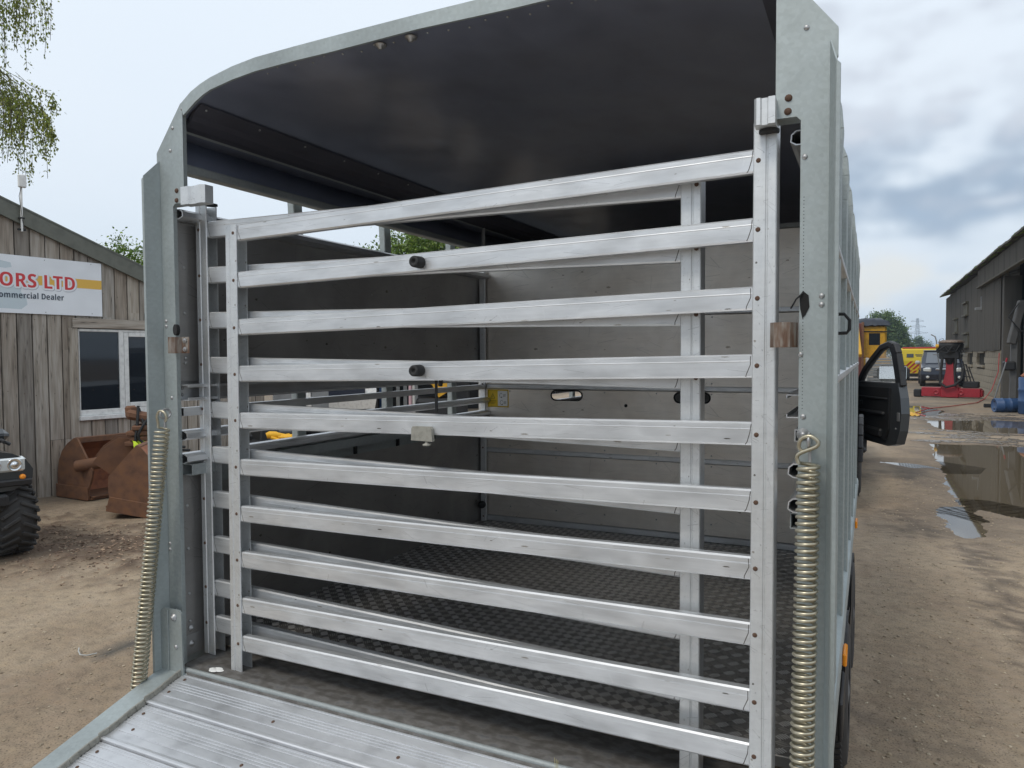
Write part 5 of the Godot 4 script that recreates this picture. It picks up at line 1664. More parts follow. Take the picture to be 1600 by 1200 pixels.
func make_trees() -> void:
	make_birch()
	make_tree("leafy_tree", "bright green tree seen through the trailer's upper side opening", Vector3(-11.6, 0, -17.4), [[Vector3(0, 4.2, 0), 1.25], [Vector3(1.3, 4.2, -0.7), 1.2], [Vector3(0.3, 4.75, -0.3), 0.9], [Vector3(1.9, 4.5, -0.9), 1.0], [Vector3(-0.9, 4.0, 0.5), 0.95], [Vector3(-1.6, 3.6, 0.9), 0.8]], 24000, 0.10, M.leaf_green, 0.16)
	make_tree("garden_bush", "green bush rising behind the sloping roof of the board clad building", Vector3(-13.5, 0, -9.6), [[Vector3(-0.2, 3.35, 0.2), 0.75], [Vector3(0.35, 3.2, -0.25), 0.8], [Vector3(-0.55, 3.3, 0.35), 0.55]], 8000, 0.075, M.leaf_green, 0.08)
	make_tree("garden_bush", "small leafy tip showing above the roof at the left edge under the birch", Vector3(-12.2, 0, -5.05), [[Vector3(0, 3.9, 0), 0.32], [Vector3(-0.4, 3.8, 0.5), 0.5]], 1500, 0.075, M.leaf_green, 0.06)
	var s := 1.35
	make_tree("round_tree", "large round green tree far behind the yellow cab", Vector3(2.7, 0, -131), [[Vector3(0, 4.3, 0) * s, 2.5 * s * 0.8], [Vector3(1.5, 3.4, 0) * s, 1.7 * s * 0.8], [Vector3(-1.6, 3.3, 0.2) * s, 1.8 * s * 0.8], [Vector3(2.0, 2.2, 0.4) * s, 1.6 * s * 0.75], [Vector3(0.3, 2.4, 1) * s, 2.0 * s * 0.8], [Vector3(-2.2, 2.1, 0) * s, 1.6 * s * 0.8]], 36000, 0.34, M.leaf_far, 0.4)
	make_tree("distant_tree", "small pale tree on the horizon beside the pylon", Vector3(13.6, 0, -250), [[Vector3(0, 3.6, 0), 2.4], [Vector3(2.2, 3.0, 0), 2.0], [Vector3(-2.4, 2.8, 0), 2.0], [Vector3(0.3, 5.2, 0), 1.5]], 6000, 0.5, M.leaf_far, 0.4)
	var places := []
	for i in 9000:
		var x := rng.randf_range(-90.0, 60.0)
		places.append(Vector3(x, pow(rng.randf(), 0.7) * (2.2 + 1.6 * sin(x * 0.21) * sin(x * 0.07 + 1.0)), -215 + rng.randf_range(-1.5, 1.5)))
	var hold := Node3D.new()
	hold.name = "distant_hedge"
	add_child(hold)
	tag(hold, "dark overgrown hedge along the skyline beyond the yard", "hedge", "", "stuff")
	leaves(hold, places, 0.7, M.leaf_far)

# ---------- right side of the yard ----------
func make_shed() -> void:
	var g := thing("grey_shed", "long old grey shed with a block base, corrugated sides and a dark open doorway", "building", frame(Vector3(4.80, 0, -27.0), Vector3(0, 0, -1), Vector3.UP))
	# local x runs away along the wall, y up, z (out of the wall) towards the yard
	var sgn := 1.0 if g.transform.basis.z.x < 0.0 else -1.0
	var L := 19.0
	var st := mb()
	bc(st, Vector3(0.02, -0.1, -0.30 * sgn), Vector3(L, 1.60, -0.16 * sgn), 0.005)
	bc(st, Vector3(L - 0.1, -0.1, -9.0 * sgn), Vector3(L, 4.4, -0.2 * sgn), 0.005)
	bc(st, Vector3(0.02, 1.601, -0.20 * sgn), Vector3(L, 4.5, -0.05 * sgn), 0.005)
	bc(st, Vector3(-10.0, -0.1, -9.2 * sgn), Vector3(L, 6.0, -9.0 * sgn), 0.005)
	obj("wall", st, M.concrete_block, g)
	var wins := [[3.95, 5.75, 1.05, 1.50], [7.5, 8.9, 1.02, 1.50], [11.0, 12.2, 1.02, 1.50]]
	# the nearer blocks are laid one by one
	var shapes := []
	for k in 4:
		st = mb()
		bx(st, Transform3D(), Vector3(0.443 if k < 3 else 0.218, 0.218, 0.15), 0.006)
		st.generate_normals()
		shapes.append(st.commit())
	for row in 7:
		var x := 0.0 if row % 2 == 0 else -0.225
		while x < 13.0:
			var half := x < 0.0
			var cx := x + 0.225 if not half else 0.1125
			var cy := 0.112 + row * 0.2255
			var hit := false
			for w: Array in wins:
				if cx + 0.2 > w[0] and cx - 0.2 < w[1] and cy + 0.1 > w[2] and cy - 0.1 < w[3]: hit = true
			if not hit: inst("block", shapes[3 if half else rng.randi() % 3], M.concrete_block, g, Transform3D(Basis(Vector3.UP, rng.randf_range(-0.004, 0.004)), Vector3(cx, cy, (-0.075 + rng.randf_range(-0.004, 0.004)) * sgn)))
			x += 0.45
	st = mb()
	bc(st, Vector3(13.45, 0, -0.15 * sgn), Vector3(L, 1.6, 0), 0.005)
	stuff(obj("far_blocks", st, M.concrete_block, g))
	for w: Array in wins:
		var wn := Node3D.new()
		wn.name = "window"
		g.add_child(wn, true)
		st = mb()
		bc(st, Vector3(w[0], w[2], -0.14 * sgn), Vector3(w[1], w[3], -0.12 * sgn), 0.002)
		obj("pane", st, M.window_dark, wn)
		st = mb()
		bc(st, Vector3(w[0] - 0.15, w[2] - 0.09, -0.1 * sgn), Vector3(w[1] + 0.15, w[2], 0.05 * sgn), 0.01)
		bc(st, Vector3(w[0] - 0.15, w[3], -0.1 * sgn), Vector3(w[1] + 0.15, w[3] + 0.07, 0.03 * sgn), 0.01)
		obj("sill", st, M.concrete_block, wn)
		st = mb()
		for i in 4: bc(st, Vector3(lerpf(w[0], w[1], (i + 0.5) / 4.0) - 0.03, w[2], -0.10 * sgn), Vector3(lerpf(w[0], w[1], (i + 0.5) / 4.0) + 0.03, w[3], -0.05 * sgn), 0.005)
		obj("frame", st, M.asbestos, wn)
	# corrugated cladding in separate sheets
	st = mb()
	var sw := 1.06
	var sheet := func(h0: float, h1: float) -> Mesh:
		var s2 := mb()
		s2.set_smooth_group(5)
		var n := 28
		for i in n:
			var q := func(k: int) -> Vector2: return Vector2(sw * k / n, 0.022 * cos(TAU * 7.0 * k / n))
			var a: Vector2 = q.call(i)
			var b: Vector2 = q.call(i + 1)
			poly(s2, [Vector3(a.x, h0, a.y), Vector3(b.x, h0, b.y), Vector3(b.x, h1, b.y), Vector3(a.x, h1, a.y)], Vector3(0, 0, 1))
		s2.generate_normals()
		return s2.commit()
	var tall: Mesh = sheet.call(1.56, 4.52)
	for k in 18:
		inst("cladding_sheet", tall, M.asbestos, g, Transform3D(Basis(), Vector3(0.01 + k * 1.05, rng.randf_range(-0.03, 0.03), (0.04 + rng.randf_range(-0.012, 0.012) + (k % 2) * 0.012) * sgn)))
	var short: Mesh = sheet.call(3.95, 4.58)
	for k in 12:
		inst("header_sheet", short, M.asbestos, g, Transform3D(Basis(), Vector3(3.4 - k * 1.05, 0, (0.16 + (k % 2) * 0.01) * sgn)))
	st = mb()
	bc(st, Vector3(-10.0, 3.92, 0.08 * sgn), Vector3(4.5, 3.97, 0.22 * sgn), 0.01)
	obj("header_drip", st, M.moss_roof, g)
	# roof with an uneven mossy edge
	st = mb()
	for k in 30:
		var x := -10.0 + k * 0.98
		var h := 4.62 + rng.randf_range(-0.02, 0.02)
		prism(st, [Vector2(0.34 * sgn, h), Vector2(0.34 * sgn, h + 0.06), Vector2(-5.5 * sgn, h + 1.7), Vector2(-5.5 * sgn, h + 1.63)], Transform3D(Basis(Vector3(0, 0, 1), Vector3.UP, Vector3(1, 0, 0)), Vector3(x, 0, 0)), 0.975)
	obj("roof", st, M.moss_roof, g)
	st = mb()
	for k in 160:
		var x := rng.randf_range(-9.5, 19.0)
		lathe(st, Transform3D(Basis().scaled(Vector3(1, rng.randf_range(0.4, 0.9), 1)), Vector3(x, 4.66 + rng.randf_range(-0.01, 0.02), (0.3 - rng.randf() * 0.1) * sgn)), [Vector2(0, -0.05), Vector2(0.07, -0.02), Vector2(0.08, 0.02), Vector2(0.03, 0.06), Vector2(0, 0.06)], 6)
	stuff(obj("moss", st, M.leaf_far, g))
	# doorway: posts, dark inside, far return wall
	st = mb()
	bc(st, Vector3(-0.35, -0.1, -0.5 * sgn), Vector3(0.015, 3.94, -0.02 * sgn), 0.01)
	bc(st, Vector3(-1.1, -0.1, -0.9 * sgn), Vector3(-0.75, 3.94, -0.5 * sgn), 0.01)
	bc(st, Vector3(-9.8, -0.1, -0.35 * sgn), Vector3(-9.4, 3.94, -0.02 * sgn), 0.01)
	obj("door_post", st, M.asbestos, g)
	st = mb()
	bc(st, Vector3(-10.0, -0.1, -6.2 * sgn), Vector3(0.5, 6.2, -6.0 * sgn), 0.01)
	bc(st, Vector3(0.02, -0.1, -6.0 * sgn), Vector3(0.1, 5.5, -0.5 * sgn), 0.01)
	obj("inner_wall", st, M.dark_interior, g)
	st = mb()
	bc(st, Vector3(4.05, 3.10, 0.06 * sgn), Vector3(4.25, 3.2, 0.28 * sgn), 0.01)
	bc(st, Vector3(4.1, 3.2, 0.05 * sgn), Vector3(4.16, 3.6, 0.1 * sgn), 0.005)
	obj("wall_lamp", st, M.grey_steel, g)
	for w: Array in [[8.3, 9.7, 3.15, 3.62], [8.0, 9.6, 1.8, 2.3], [12.5, 13.6, 2.5, 3.1]]:
		st = mb()
		bc(st, Vector3(w[0], w[2], 0.05 * sgn), Vector3(w[1], w[3], 0.12 * sgn), 0.01)
		bc(st, Vector3(w[0] - 0.05, w[2] - 0.08, 0.05 * sgn), Vector3(w[1] + 0.05, w[2], 0.2 * sgn), 0.01)
		bc(st, Vector3(w[0] - 0.05, w[3], 0.05 * sgn), Vector3(w[1] + 0.05, w[3] + 0.08, 0.2 * sgn), 0.01)
		obj("hatch", st, M.moss_roof, g)
	# machinery standing in the doorway
	var r := thing("loader_leg", "dark steel machine arm leaning in the shed doorway at the right edge", "machine part", Transform3D(Basis(), Vector3(4.70, 0, -23.6)))
	st = mb()
	bar(st, Vector3(-0.05, 0.0, 0), Vector3(-0.02, 1.8, -0.05), 0.16, 0.16, 0.01)
	bar(st, Vector3(-0.12, 1.75, 0.1), Vector3(0.14, 2.95, 0.0), 0.14, 0.2, 0.02)
	bar(st, Vector3(0.1, 2.9, 0.0), Vector3(0.5, 2.7, 0.0), 0.12, 0.18, 0.02)
	obj("arm", st, M.dark_steel, r)
	st = mb()
	tube(st, [Vector3(0.05, 2.9, 0.15), Vector3(-0.2, 2.5, 0.2), Vector3(0.1, 2.1, 0.2), Vector3(0.4, 2.2, 0.2)], 0.02, 6)
	obj("hose", st, M.rubber, r)
	st = mb()
	bc(st, Vector3(-0.30, 1.0, -0.15), Vector3(0.0, 1.26, 0.2), 0.04)
	obj("valve_block", st, M.trim_black, r)
	var b := thing("broom", "long handled broom with a red tip leaning by the blue drums", "broom", Transform3D(Basis(), Vector3(4.30, 0, -22.6)))
	st = mb()
	tube(st, [Vector3(-0.25, 0.05, 0), Vector3(0.05, 1.25, 0)], 0.018, 7)
	obj("handle", st, M.grey_steel, b)
	st = mb()
	tube(st, [Vector3(0.05, 1.25, 0), Vector3(0.07, 1.36, 0)], 0.024, 7)
	obj("grip", st, M.crane_red, b)
	st = mb()
	bc(st, Vector3(-0.45, 0.0, -0.06), Vector3(-0.1, 0.10, 0.06), 0.01)
	obj("brush_head", st, M.trim_black, b)

func barrel(xf: Transform3D, label: String) -> void:
	var g := thing("plastic_drum", label, "drum", xf, "blue drums by the shed door")
	var st := mb()
	lathe(st, Transform3D(), [Vector2(0, 0), Vector2(0.26, 0), Vector2(0.285, 0.03), Vector2(0.28, 0.28), Vector2(0.292, 0.30), Vector2(0.292, 0.33), Vector2(0.28, 0.35), Vector2(0.28, 0.56), Vector2(0.292, 0.58), Vector2(0.292, 0.61), Vector2(0.28, 0.63), Vector2(0.285, 0.87), Vector2(0.27, 0.90), Vector2(0.25, 0.88), Vector2(0, 0.88)], 22)
	obj("body", st, M.barrel_blue, g)
	st = mb()
	for x: float in [-0.15, 0.15]: lathe(st, Transform3D(Basis(), Vector3(x, 0.88, 0)), [Vector2(0.035, 0), Vector2(0.035, 0.02), Vector2(0, 0.022)], 10)
	obj("bung", st, M.trim_black, g)

func make_crane() -> void:
	var g := thing("crane_grapple", "black hydraulic machine head on a red pillar and long red beam base", "crane", Transform3D(Basis(Vector3.UP, -0.30).scaled(Vector3.ONE * 0.9), Vector3(3.46, 0, -27.6)))
	var st := mb()
	bc(st, Vector3(-0.93, 0.03, -0.20), Vector3(-0.28, 0.38, 0.20), 0.02)
	bc(st, Vector3(-0.279, 0.01, -0.22), Vector3(0.32, 0.40, 0.22), 0.02)
	bc(st, Vector3(0.321, 0.03, -0.20), Vector3(1.02, 0.36, 0.20), 0.02)
	bc(st, Vector3(1.021, 0.06, -0.15), Vector3(1.08, 0.30, 0.15), 0.02)
	for x: float in [-0.42, 0.40]:
		lathe(st, Transform3D(facing(Vector3(0, 0, 1)), Vector3(x, 0.20, 0.20)), [Vector2(0.10, 0), Vector2(0.10, 0.02), Vector2(0.06, 0.025), Vector2(0.05, 0.01), Vector2(0, 0.01)], 14)
	obj("beam_base", st, M.crane_red, g)
	st = mb()
	var n := 5
	var sec := [[0.40, 0.26, 0.20], [0.60, 0.20, 0.18], [0.95, 0.13, 0.15], [1.35, 0.11, 0.13]]
	for i in 3:
		var a: Array = sec[i]
		var b: Array = sec[i + 1]
		for sd: Array in [[Vector3(-1, 0, 1), Vector3(1, 0, 1)], [Vector3(1, 0, 1), Vector3(1, 0, -1)], [Vector3(1, 0, -1), Vector3(-1, 0, -1)], [Vector3(-1, 0, -1), Vector3(-1, 0, 1)]]:
			var f := func(v: Vector3, q: Array) -> Vector3: return Vector3(v.x * q[1], q[0], v.z * q[2])
			poly(st, [f.call(sd[0], a), f.call(sd[1], a), f.call(sd[1], b), f.call(sd[0], b)], sd[0] + sd[1])
	obj("pillar", st, M.crane_red, g)
	st = mb()
	lathe(st, Transform3D(Basis(), Vector3(0, 0, 0)), [Vector2(0, 1.25), Vector2(0.16, 1.25), Vector2(0.20, 1.5), Vector2(0.34, 1.72), Vector2(0.42, 1.95), Vector2(0.40, 2.05), Vector2(0.25, 2.12), Vector2(0, 2.13)], 16)
	bc(st, Vector3(-0.35, 1.45, -0.2), Vector3(0.35, 1.75, 0.25), 0.04)
	obj("head", st, M.trim_black, g)
	st = mb()
	lathe(st, Transform3D(Basis(), Vector3(0.02, 2.06, 0)), [Vector2(0.43, 0), Vector2(0.43, 0.05), Vector2(0.3, 0.10), Vector2(0, 0.11)], 16)
	obj("cap", st, M.rusty_plate, g)
	st = mb()
	for k in 9:
		var a0 := k * 0.6
		tube(st, [Vector3(cos(a0) * 0.42, 2.0 - k * 0.02, sin(a0) * 0.42), Vector3(cos(a0 + 0.4) * 0.48, 1.80 - (k % 3) * 0.06, sin(a0 + 0.4) * 0.48), Vector3(cos(a0 + 0.9) * 0.44, 1.72, sin(a0 + 0.9) * 0.44), Vector3(cos(a0 + 1.3) * 0.36, 1.9, sin(a0 + 1.3) * 0.40)], 0.018, 6)
	tube(st, [Vector3(-0.22, 1.55, 0.22), Vector3(-0.26, 1.0, 0.26), Vector3(-0.27, 0.55, 0.30), Vector3(-0.05, 0.40, 0.36), Vector3(0.22, 0.48, 0.34), Vector3(0.42, 0.70, 0.25), Vector3(0.45, 1.1, 0.1)], 0.05, 8)
	tube(st, [Vector3(0.22, 1.5, 0.2), Vector3(0.20, 0.9, 0.25), Vector3(0.23, 0.5, 0.25)], 0.045, 8)
	stuff(obj("hoses", st, M.rubber, g))
	st = mb()
	tube(st, [Vector3(-0.66, 2.38, 0.05), Vector3(-0.52, 2.30, 0.05), Vector3(-0.47, 2.12, 0.05), Vector3(-0.46, 1.8, 0.05), Vector3(-0.36, 1.2, 0.1), Vector3(-0.25, 0.7, 0.15)], 0.022, 8)
	tube(st, [Vector3(-0.42, 2.05, 0.0), Vector3(-0.36, 2.2, 0.0), Vector3(-0.26, 2.22, 0.0), Vector3(-0.22, 2.1, 0.0)], 0.012, 6)
	tube(st, [Vector3(-0.55, 1.62, 0.15), Vector3(0.5, 1.64, 0.15)], 0.02, 6)
	obj("control_lever", st, M.grey_steel, g)
	st = mb()
	for k in 4:
		bar(st, Vector3(0.32 + k * 0.10, 1.5 - k * 0.12, 0.1), Vector3(0.50 + k * 0.12, 0.40, 0.05), 0.03, 0.04, 0.005)
	for k in 4: bar(st, Vector3(0.36, 0.6 + k * 0.22, 0.1), Vector3(0.80 - k * 0.08, 0.56 + k * 0.22, 0.06), 0.03, 0.03, 0.005)
	bc(st, Vector3(0.42, 0.38, -0.1), Vector3(0.95, 0.62, 0.15), 0.03)
	obj("side_frame", st, M.trim_black, g)
	st = mb()
	lathe(st, Transform3D(facing(Vector3(-1, 0, 0.3)), Vector3(-0.37, 1.93, 0.15)), [Vector2(0.08, 0), Vector2(0.08, 0.09), Vector2(0.05, 0.11), Vector2(0, 0.11)], 12)
	obj("yellow_valve", st, M.machine_yellow, g)
	st = mb()
	bc(st, Vector3(-1.22, 0.0, -0.16), Vector3(-0.935, 0.30, 0.16), 0.04)
	obj("end_foot", st, M.trim_black, g)
	st = mb()
	tube(st, [Vector3(4.35, 0.02, -26.7), Vector3(4.55, 0.3, -26.8), Vector3(4.74, 0.9, -26.9), Vector3(4.76, 1.5, -26.95)], 0.012, 6)
	tube(st, [Vector3(4.35, 0.02, -26.7), Vector3(3.9, 0.015, -24.5), Vector3(3.1, 0.015, -22.6), Vector3(2.4, 0.015, -21.2), Vector3(2.0, 0.015, -19.3), Vector3(2.2, 0.015, -18.6)], 0.012, 6)
	tag(obj("red_hose", st, M.chevron_red), "thin reddish hose running down the shed wall and over the ground", "hose")

func car_body(g: Node3D, prof: Array, w: float, paint: Material, wheels: Array, r: float) -> void:
	# lengthwise profile (z, y) with tucked-in sides
	var st := mb()
	var hw := w * 0.5
	var ring := func(k: float) -> Array: return prof.map(func(p): return p)
	for k in 2:
		var s := -1.0 if k == 0 else 1.0
		var x0 := func(p: Vector2) -> float: return s * (hw - smoothstep(0.8, 1.6, p.y) * 0.16 - smoothstep(0.5, 0.25, p.y) * 0.05)
		var ids := Geometry2D.triangulate_polygon(PackedVector2Array(prof))
		for i in range(0, ids.size(), 3):
			var t := []
			for q in 3: t.append(Vector3(x0.call(prof[ids[i + q]]), prof[ids[i + q]].y, prof[ids[i + q]].x))
			poly(st, t, Vector3(s, 0, 0))
	st.set_smooth_group(FLAT)
	for i in prof.size():
		var a: Vector2 = prof[i]
		var b: Vector2 = prof[(i + 1) % prof.size()]
		var xa := hw - smoothstep(0.8, 1.6, a.y) * 0.16 - smoothstep(0.5, 0.25, a.y) * 0.05
		var xb := hw - smoothstep(0.8, 1.6, b.y) * 0.16 - smoothstep(0.5, 0.25, b.y) * 0.05
		var e := b - a
		poly(st, [Vector3(-xa, a.y, a.x), Vector3(xa, a.y, a.x), Vector3(xb, b.y, b.x), Vector3(-xb, b.y, b.x)], Vector3(0, -e.x, e.y) * (1.0 if Geometry2D.is_polygon_clockwise(PackedVector2Array(prof)) else -1.0))
	obj("body", st, paint, g)
	for z: float in wheels:
		for s: float in [-1.0, 1.0]: make_wheel(g, Vector3(s * (hw - 0.09), r, z), r, 0.22, s)

func make_vehicles() -> void:
	var st: SurfaceTool
	# the tow vehicle in front of the trailer, nose away from us
	var g := thing("tow_vehicle", "dark grey pickup hitched in front of the trailer with its driver door open", "pickup", Transform3D(Basis(), Vector3(0, 0, -6.1)))
	car_body(g, [Vector2(0.0, 0.42), Vector2(0.05, 0.95), Vector2(-1.45, 1.02), Vector2(-1.60, 1.70), Vector2(-2.9, 1.74), Vector2(-3.65, 1.14), Vector2(-4.75, 1.05), Vector2(-5.05, 0.85), Vector2(-5.05, 0.42), Vector2(-2.6, 0.36)], 1.84, M.car_grey, [-0.95, -4.1], 0.37)
	st = mb()
	for s: float in [-1.0, 1.0]:
		for z: float in [-0.95, -4.1]:
			for i in 10:
				var a: Vector2 = arc(Vector2(z, 0.40), Vector2(0.44, 0.43), 180, 0, 10)[i]
				var b: Vector2 = arc(Vector2(z, 0.40), Vector2(0.44, 0.43), 180, 0, 10)[i + 1]
				bar(st, Vector3(s * 0.935, a.y, a.x), Vector3(s * 0.935, b.y, b.x), 0.05, 0.05, 0.01)
		bc(st, Vector3(s * 0.90, 0.38, -3.6), Vector3(s * 0.99, 0.44, -1.5), 0.02)
	obj("arch_trim", st, M.black_plastic, g)
	st = mb()
	for s: float in [-1.0, 1.0]:
		prism(st, [Vector2(1.66, 1.12), Vector2(1.72, 1.62), Vector2(2.75, 1.64), Vector2(3.3, 1.14)], frame(Vector3(s * 0.86, 0, 0), Vector3(0, 0, -1), Vector3.UP), 0.004)
	bc(st, Vector3(-0.7, 1.1, -1.462), Vector3(0.7, 1.6, -1.458), 0.001)
	obj("windows", st, M.window_dark, g)
	st = mb()
	bc(st, Vector3(0.70, 0.72, 0.045), Vector3(0.90, 0.94, 0.075), 0.01)
	bc(st, Vector3(-0.90, 0.72, 0.045), Vector3(-0.70, 0.94, 0.075), 0.01)
	obj("tail_lamp", st, M.crane_red, g)
	st = mb()
	bc(st, Vector3(-0.9, 0.42, 0.03), Vector3(0.9, 0.58, 0.14), 0.03)
	tube(st, [Vector3(0, 0.42, 0.0), Vector3(0, 0.42, 0.5), Vector3(0, 0.50, 0.55)], 0.03, 8)
	obj("rear_bumper", st, M.chrome, g)
	# the open door, hinged at its front edge
	var d := Node3D.new()
	d.name = "door"
	g.add_child(d, true)
	d.transform = frame(Vector3(0.89, 0, -2.84), Vector3(0.46, 0, 0.89), Vector3.UP)
	# local x from hinge to latch edge, z towards the inside face seen by the camera
	var inward := 1.0 if d.transform.basis.z.x < 0.0 else -1.0
	st = mb()
	var low := [Vector2(0.0, 0.46), Vector2(0.10, 0.42), Vector2(0.80, 0.40), Vector2(0.98, 0.44), Vector2(1.05, 0.60), Vector2(1.08, 0.80), Vector2(1.055, 0.98), Vector2(1.0, 1.15), Vector2(0.0, 1.11)]
	prism(st, low, Transform3D(Basis(), Vector3(0, 0, -0.05)), 0.10)
	obj("door_shell", st, M.car_grey, d)
	st = mb()
	prism(st, [Vector2(0.02, 0.52), Vector2(0.78, 0.47), Vector2(0.84, 0.60), Vector2(0.86, 1.09), Vector2(0.02, 1.08)], Transform3D(Basis(), Vector3(0, 0, 0.0505 * inward)), 0.025 * inward)
	bx(st, Transform3D(Basis(), Vector3(0.45, 0.78, 0.085 * inward)), Vector3(0.66, 0.05, 0.05), 0.02)
	bx(st, Transform3D(Basis(), Vector3(0.45, 0.955, 0.08 * inward)), Vector3(0.74, 0.03, 0.02), 0.008)
	bx(st, Transform3D(Basis(Vector3.BACK, -0.05), Vector3(0.42, 0.56, 0.085 * inward)), Vector3(0.6, 0.10, 0.05), 0.02)
	bx(st, Transform3D(Basis(), Vector3(0.18, 0.88, 0.08 * inward)), Vector3(0.12, 0.06, 0.02), 0.01)
	obj("door_card", st, M.trim_black, d)
	st = mb()
	var fr := [Vector2(0.02, 1.12), Vector2(0.16, 1.28), Vector2(0.36, 1.43), Vector2(0.56, 1.56), Vector2(0.74, 1.60), Vector2(0.82, 1.58), Vector2(0.88, 1.48), Vector2(0.94, 1.28), Vector2(0.985, 1.12)]
	for i in fr.size() - 1: bar(st, Vector3(fr[i].x, fr[i].y, 0), Vector3(fr[i + 1].x, fr[i + 1].y, 0) + Vector3(fr[i + 1].x - fr[i].x, fr[i + 1].y - fr[i].y, 0).normalized() * 0.02, 0.07, 0.075 if i < 5 else 0.13, 0.012, Vector3(0, 0, 1).cross(Vector3(fr[i + 1].x - fr[i].x, fr[i + 1].y - fr[i].y, 0)))
	bx(st, Transform3D(Basis(), Vector3(0.5, 1.12, 0)), Vector3(0.96, 0.05, 0.09), 0.012)
	obj("window_frame", st, M.black_plastic, d)
	st = mb()
	prism(st, [Vector2(0.06, 1.13), Vector2(0.18, 1.28), Vector2(0.37, 1.42), Vector2(0.56, 1.545), Vector2(0.74, 1.58), Vector2(0.82, 1.56), Vector2(0.93, 1.13)], Transform3D(Basis(), Vector3(0, 0, -0.003)), 0.005)
	obj("pane", st, M.glass, d)
	st = mb()
	bx(st, Transform3D(Basis(Vector3.BACK, 0.0), Vector3(1.02, 0.76, 0.053 * inward)), Vector3(0.05, 0.10, 0.01), 0.003)
	bx(st, Transform3D(Basis(), Vector3(0.97, 0.62, 0.053 * inward)), Vector3(0.02, 0.02, 0.01), 0.003)
	obj("latch", st, M.steel_bolt, d)
	var mr := Node3D.new()
	mr.name = "door_mirror"
	d.add_child(mr, true)
	mr.transform = Transform3D(Basis(Vector3.UP, 0.975) * Basis(Vector3.RIGHT, -0.15), Vector3(0.44, 1.245, -0.20))
	st = mb()
	bx(st, Transform3D(), Vector3(0.36, 0.20, 0.12), 0.05)
	obj("housing", st, M.trim_black, mr)
	st = mb()
	bx(st, Transform3D(Basis(), Vector3(0.0, 0.0, 0.062)), Vector3(0.30, 0.155, 0.006), 0.003)
	obj("glass", st, M.mirror, mr)
	st = mb()
	bx(st, Transform3D(Basis(Vector3.BACK, 0.5), Vector3(0.13, 0.60, 0.135 * inward)), Vector3(0.10, 0.06, 0.03), 0.012)
	tag(obj("tissue_packet", st, M.pink_paint, null, g.transform * d.transform), "small pink packet pushed in the open door's pocket", "packet")
	# dark car parked nose towards us behind the crane
	var c := thing("parked_car", "dark navy pickup parked facing us behind the red crane", "car", Transform3D(Basis(Vector3.UP, -0.03), Vector3(3.98, 0, -37.0)))
	car_body(c, [Vector2(0.0, 0.32), Vector2(0.06, 0.55), Vector2(0.02, 0.86), Vector2(-1.05, 1.02), Vector2(-1.75, 1.60), Vector2(-2.9, 1.64), Vector2(-3.2, 1.05), Vector2(-4.8, 1.0), Vector2(-4.8, 0.36), Vector2(-2.2, 0.30)], 1.78, M.car_navy, [-0.75, -3.8], 0.35)
	st = mb()
	poly(st, [Vector3(-0.68, 1.06, -1.075), Vector3(0.68, 1.06, -1.075), Vector3(0.60, 1.55, -1.675), Vector3(-0.60, 1.55, -1.675)], Vector3(0, 1, 1))
	obj("windscreen", st, M.window_grey, c)
	st = mb()
	bc(st, Vector3(-0.74, 1.605, -2.9), Vector3(0.74, 1.66, -1.72), 0.03)
	obj("roof_panel", st, M.grey_steel, c)
	for s: float in [-1.0, 1.0]:
		st = mb()
		bx(st, Transform3D(Basis(Vector3.UP, s * 0.25), Vector3(s * 0.66, 0.76, 0.02)), Vector3(0.36, 0.20, 0.10), 0.05)
		obj("headlight", st, M.lens, c)
		st = mb()
		bx(st, Transform3D(Basis(), Vector3(s * 1.0, 1.08, -1.2)), Vector3(0.22, 0.17, 0.10), 0.05)
		obj("door_mirror", st, M.pale_grey, c)
		st = mb()
		lathe(st, Transform3D(facing(Vector3(0, 0, 1)), Vector3(s * 0.62, 0.44, 0.035)), [Vector2(0.07, 0), Vector2(0.06, 0.01), Vector2(0, 0.012)], 12)
		obj("fog_lamp", st, M.lens, c)
	st = mb()
	bc(st, Vector3(-0.32, 0.74, 0.03), Vector3(0.32, 0.82, 0.075), 0.02)
	obj("grille_bar", st, M.chrome, c)
	# yellow van seen from the rear corner
	var v := thing("yellow_van", "yellow van with red chevrons across its rear beside the dark pickup", "van", Transform3D(Basis(Vector3.UP, -0.05), Vector3(3.55, 0, -45.4)))
	st = mb()
	var pr := [Vector2(0, 0.40), Vector2(0.0, 1.1), Vector2(-0.12, 1.70), Vector2(-0.3, 1.80), Vector2(-3.4, 1.80), Vector2(-4.0, 1.2), Vector2(-4.9, 1.05), Vector2(-5.0, 0.4)]
	prism(st, pr, frame(Vector3(1.03, 0, 0), Vector3(0, 0, 1), Vector3.UP), 2.06 * (1.0 if frame(Vector3.ZERO, Vector3(0, 0, 1), Vector3.UP).basis.z.x < 0 else -1.0))
	obj("body", st, M.van_yellow, v)
	st = mb()
	bc(st, Vector3(-1.06, 0.36, -4.8), Vector3(-1.032, 1.62, -0.05), 0.01)
	obj("white_side", st, M.white_plastic, v)
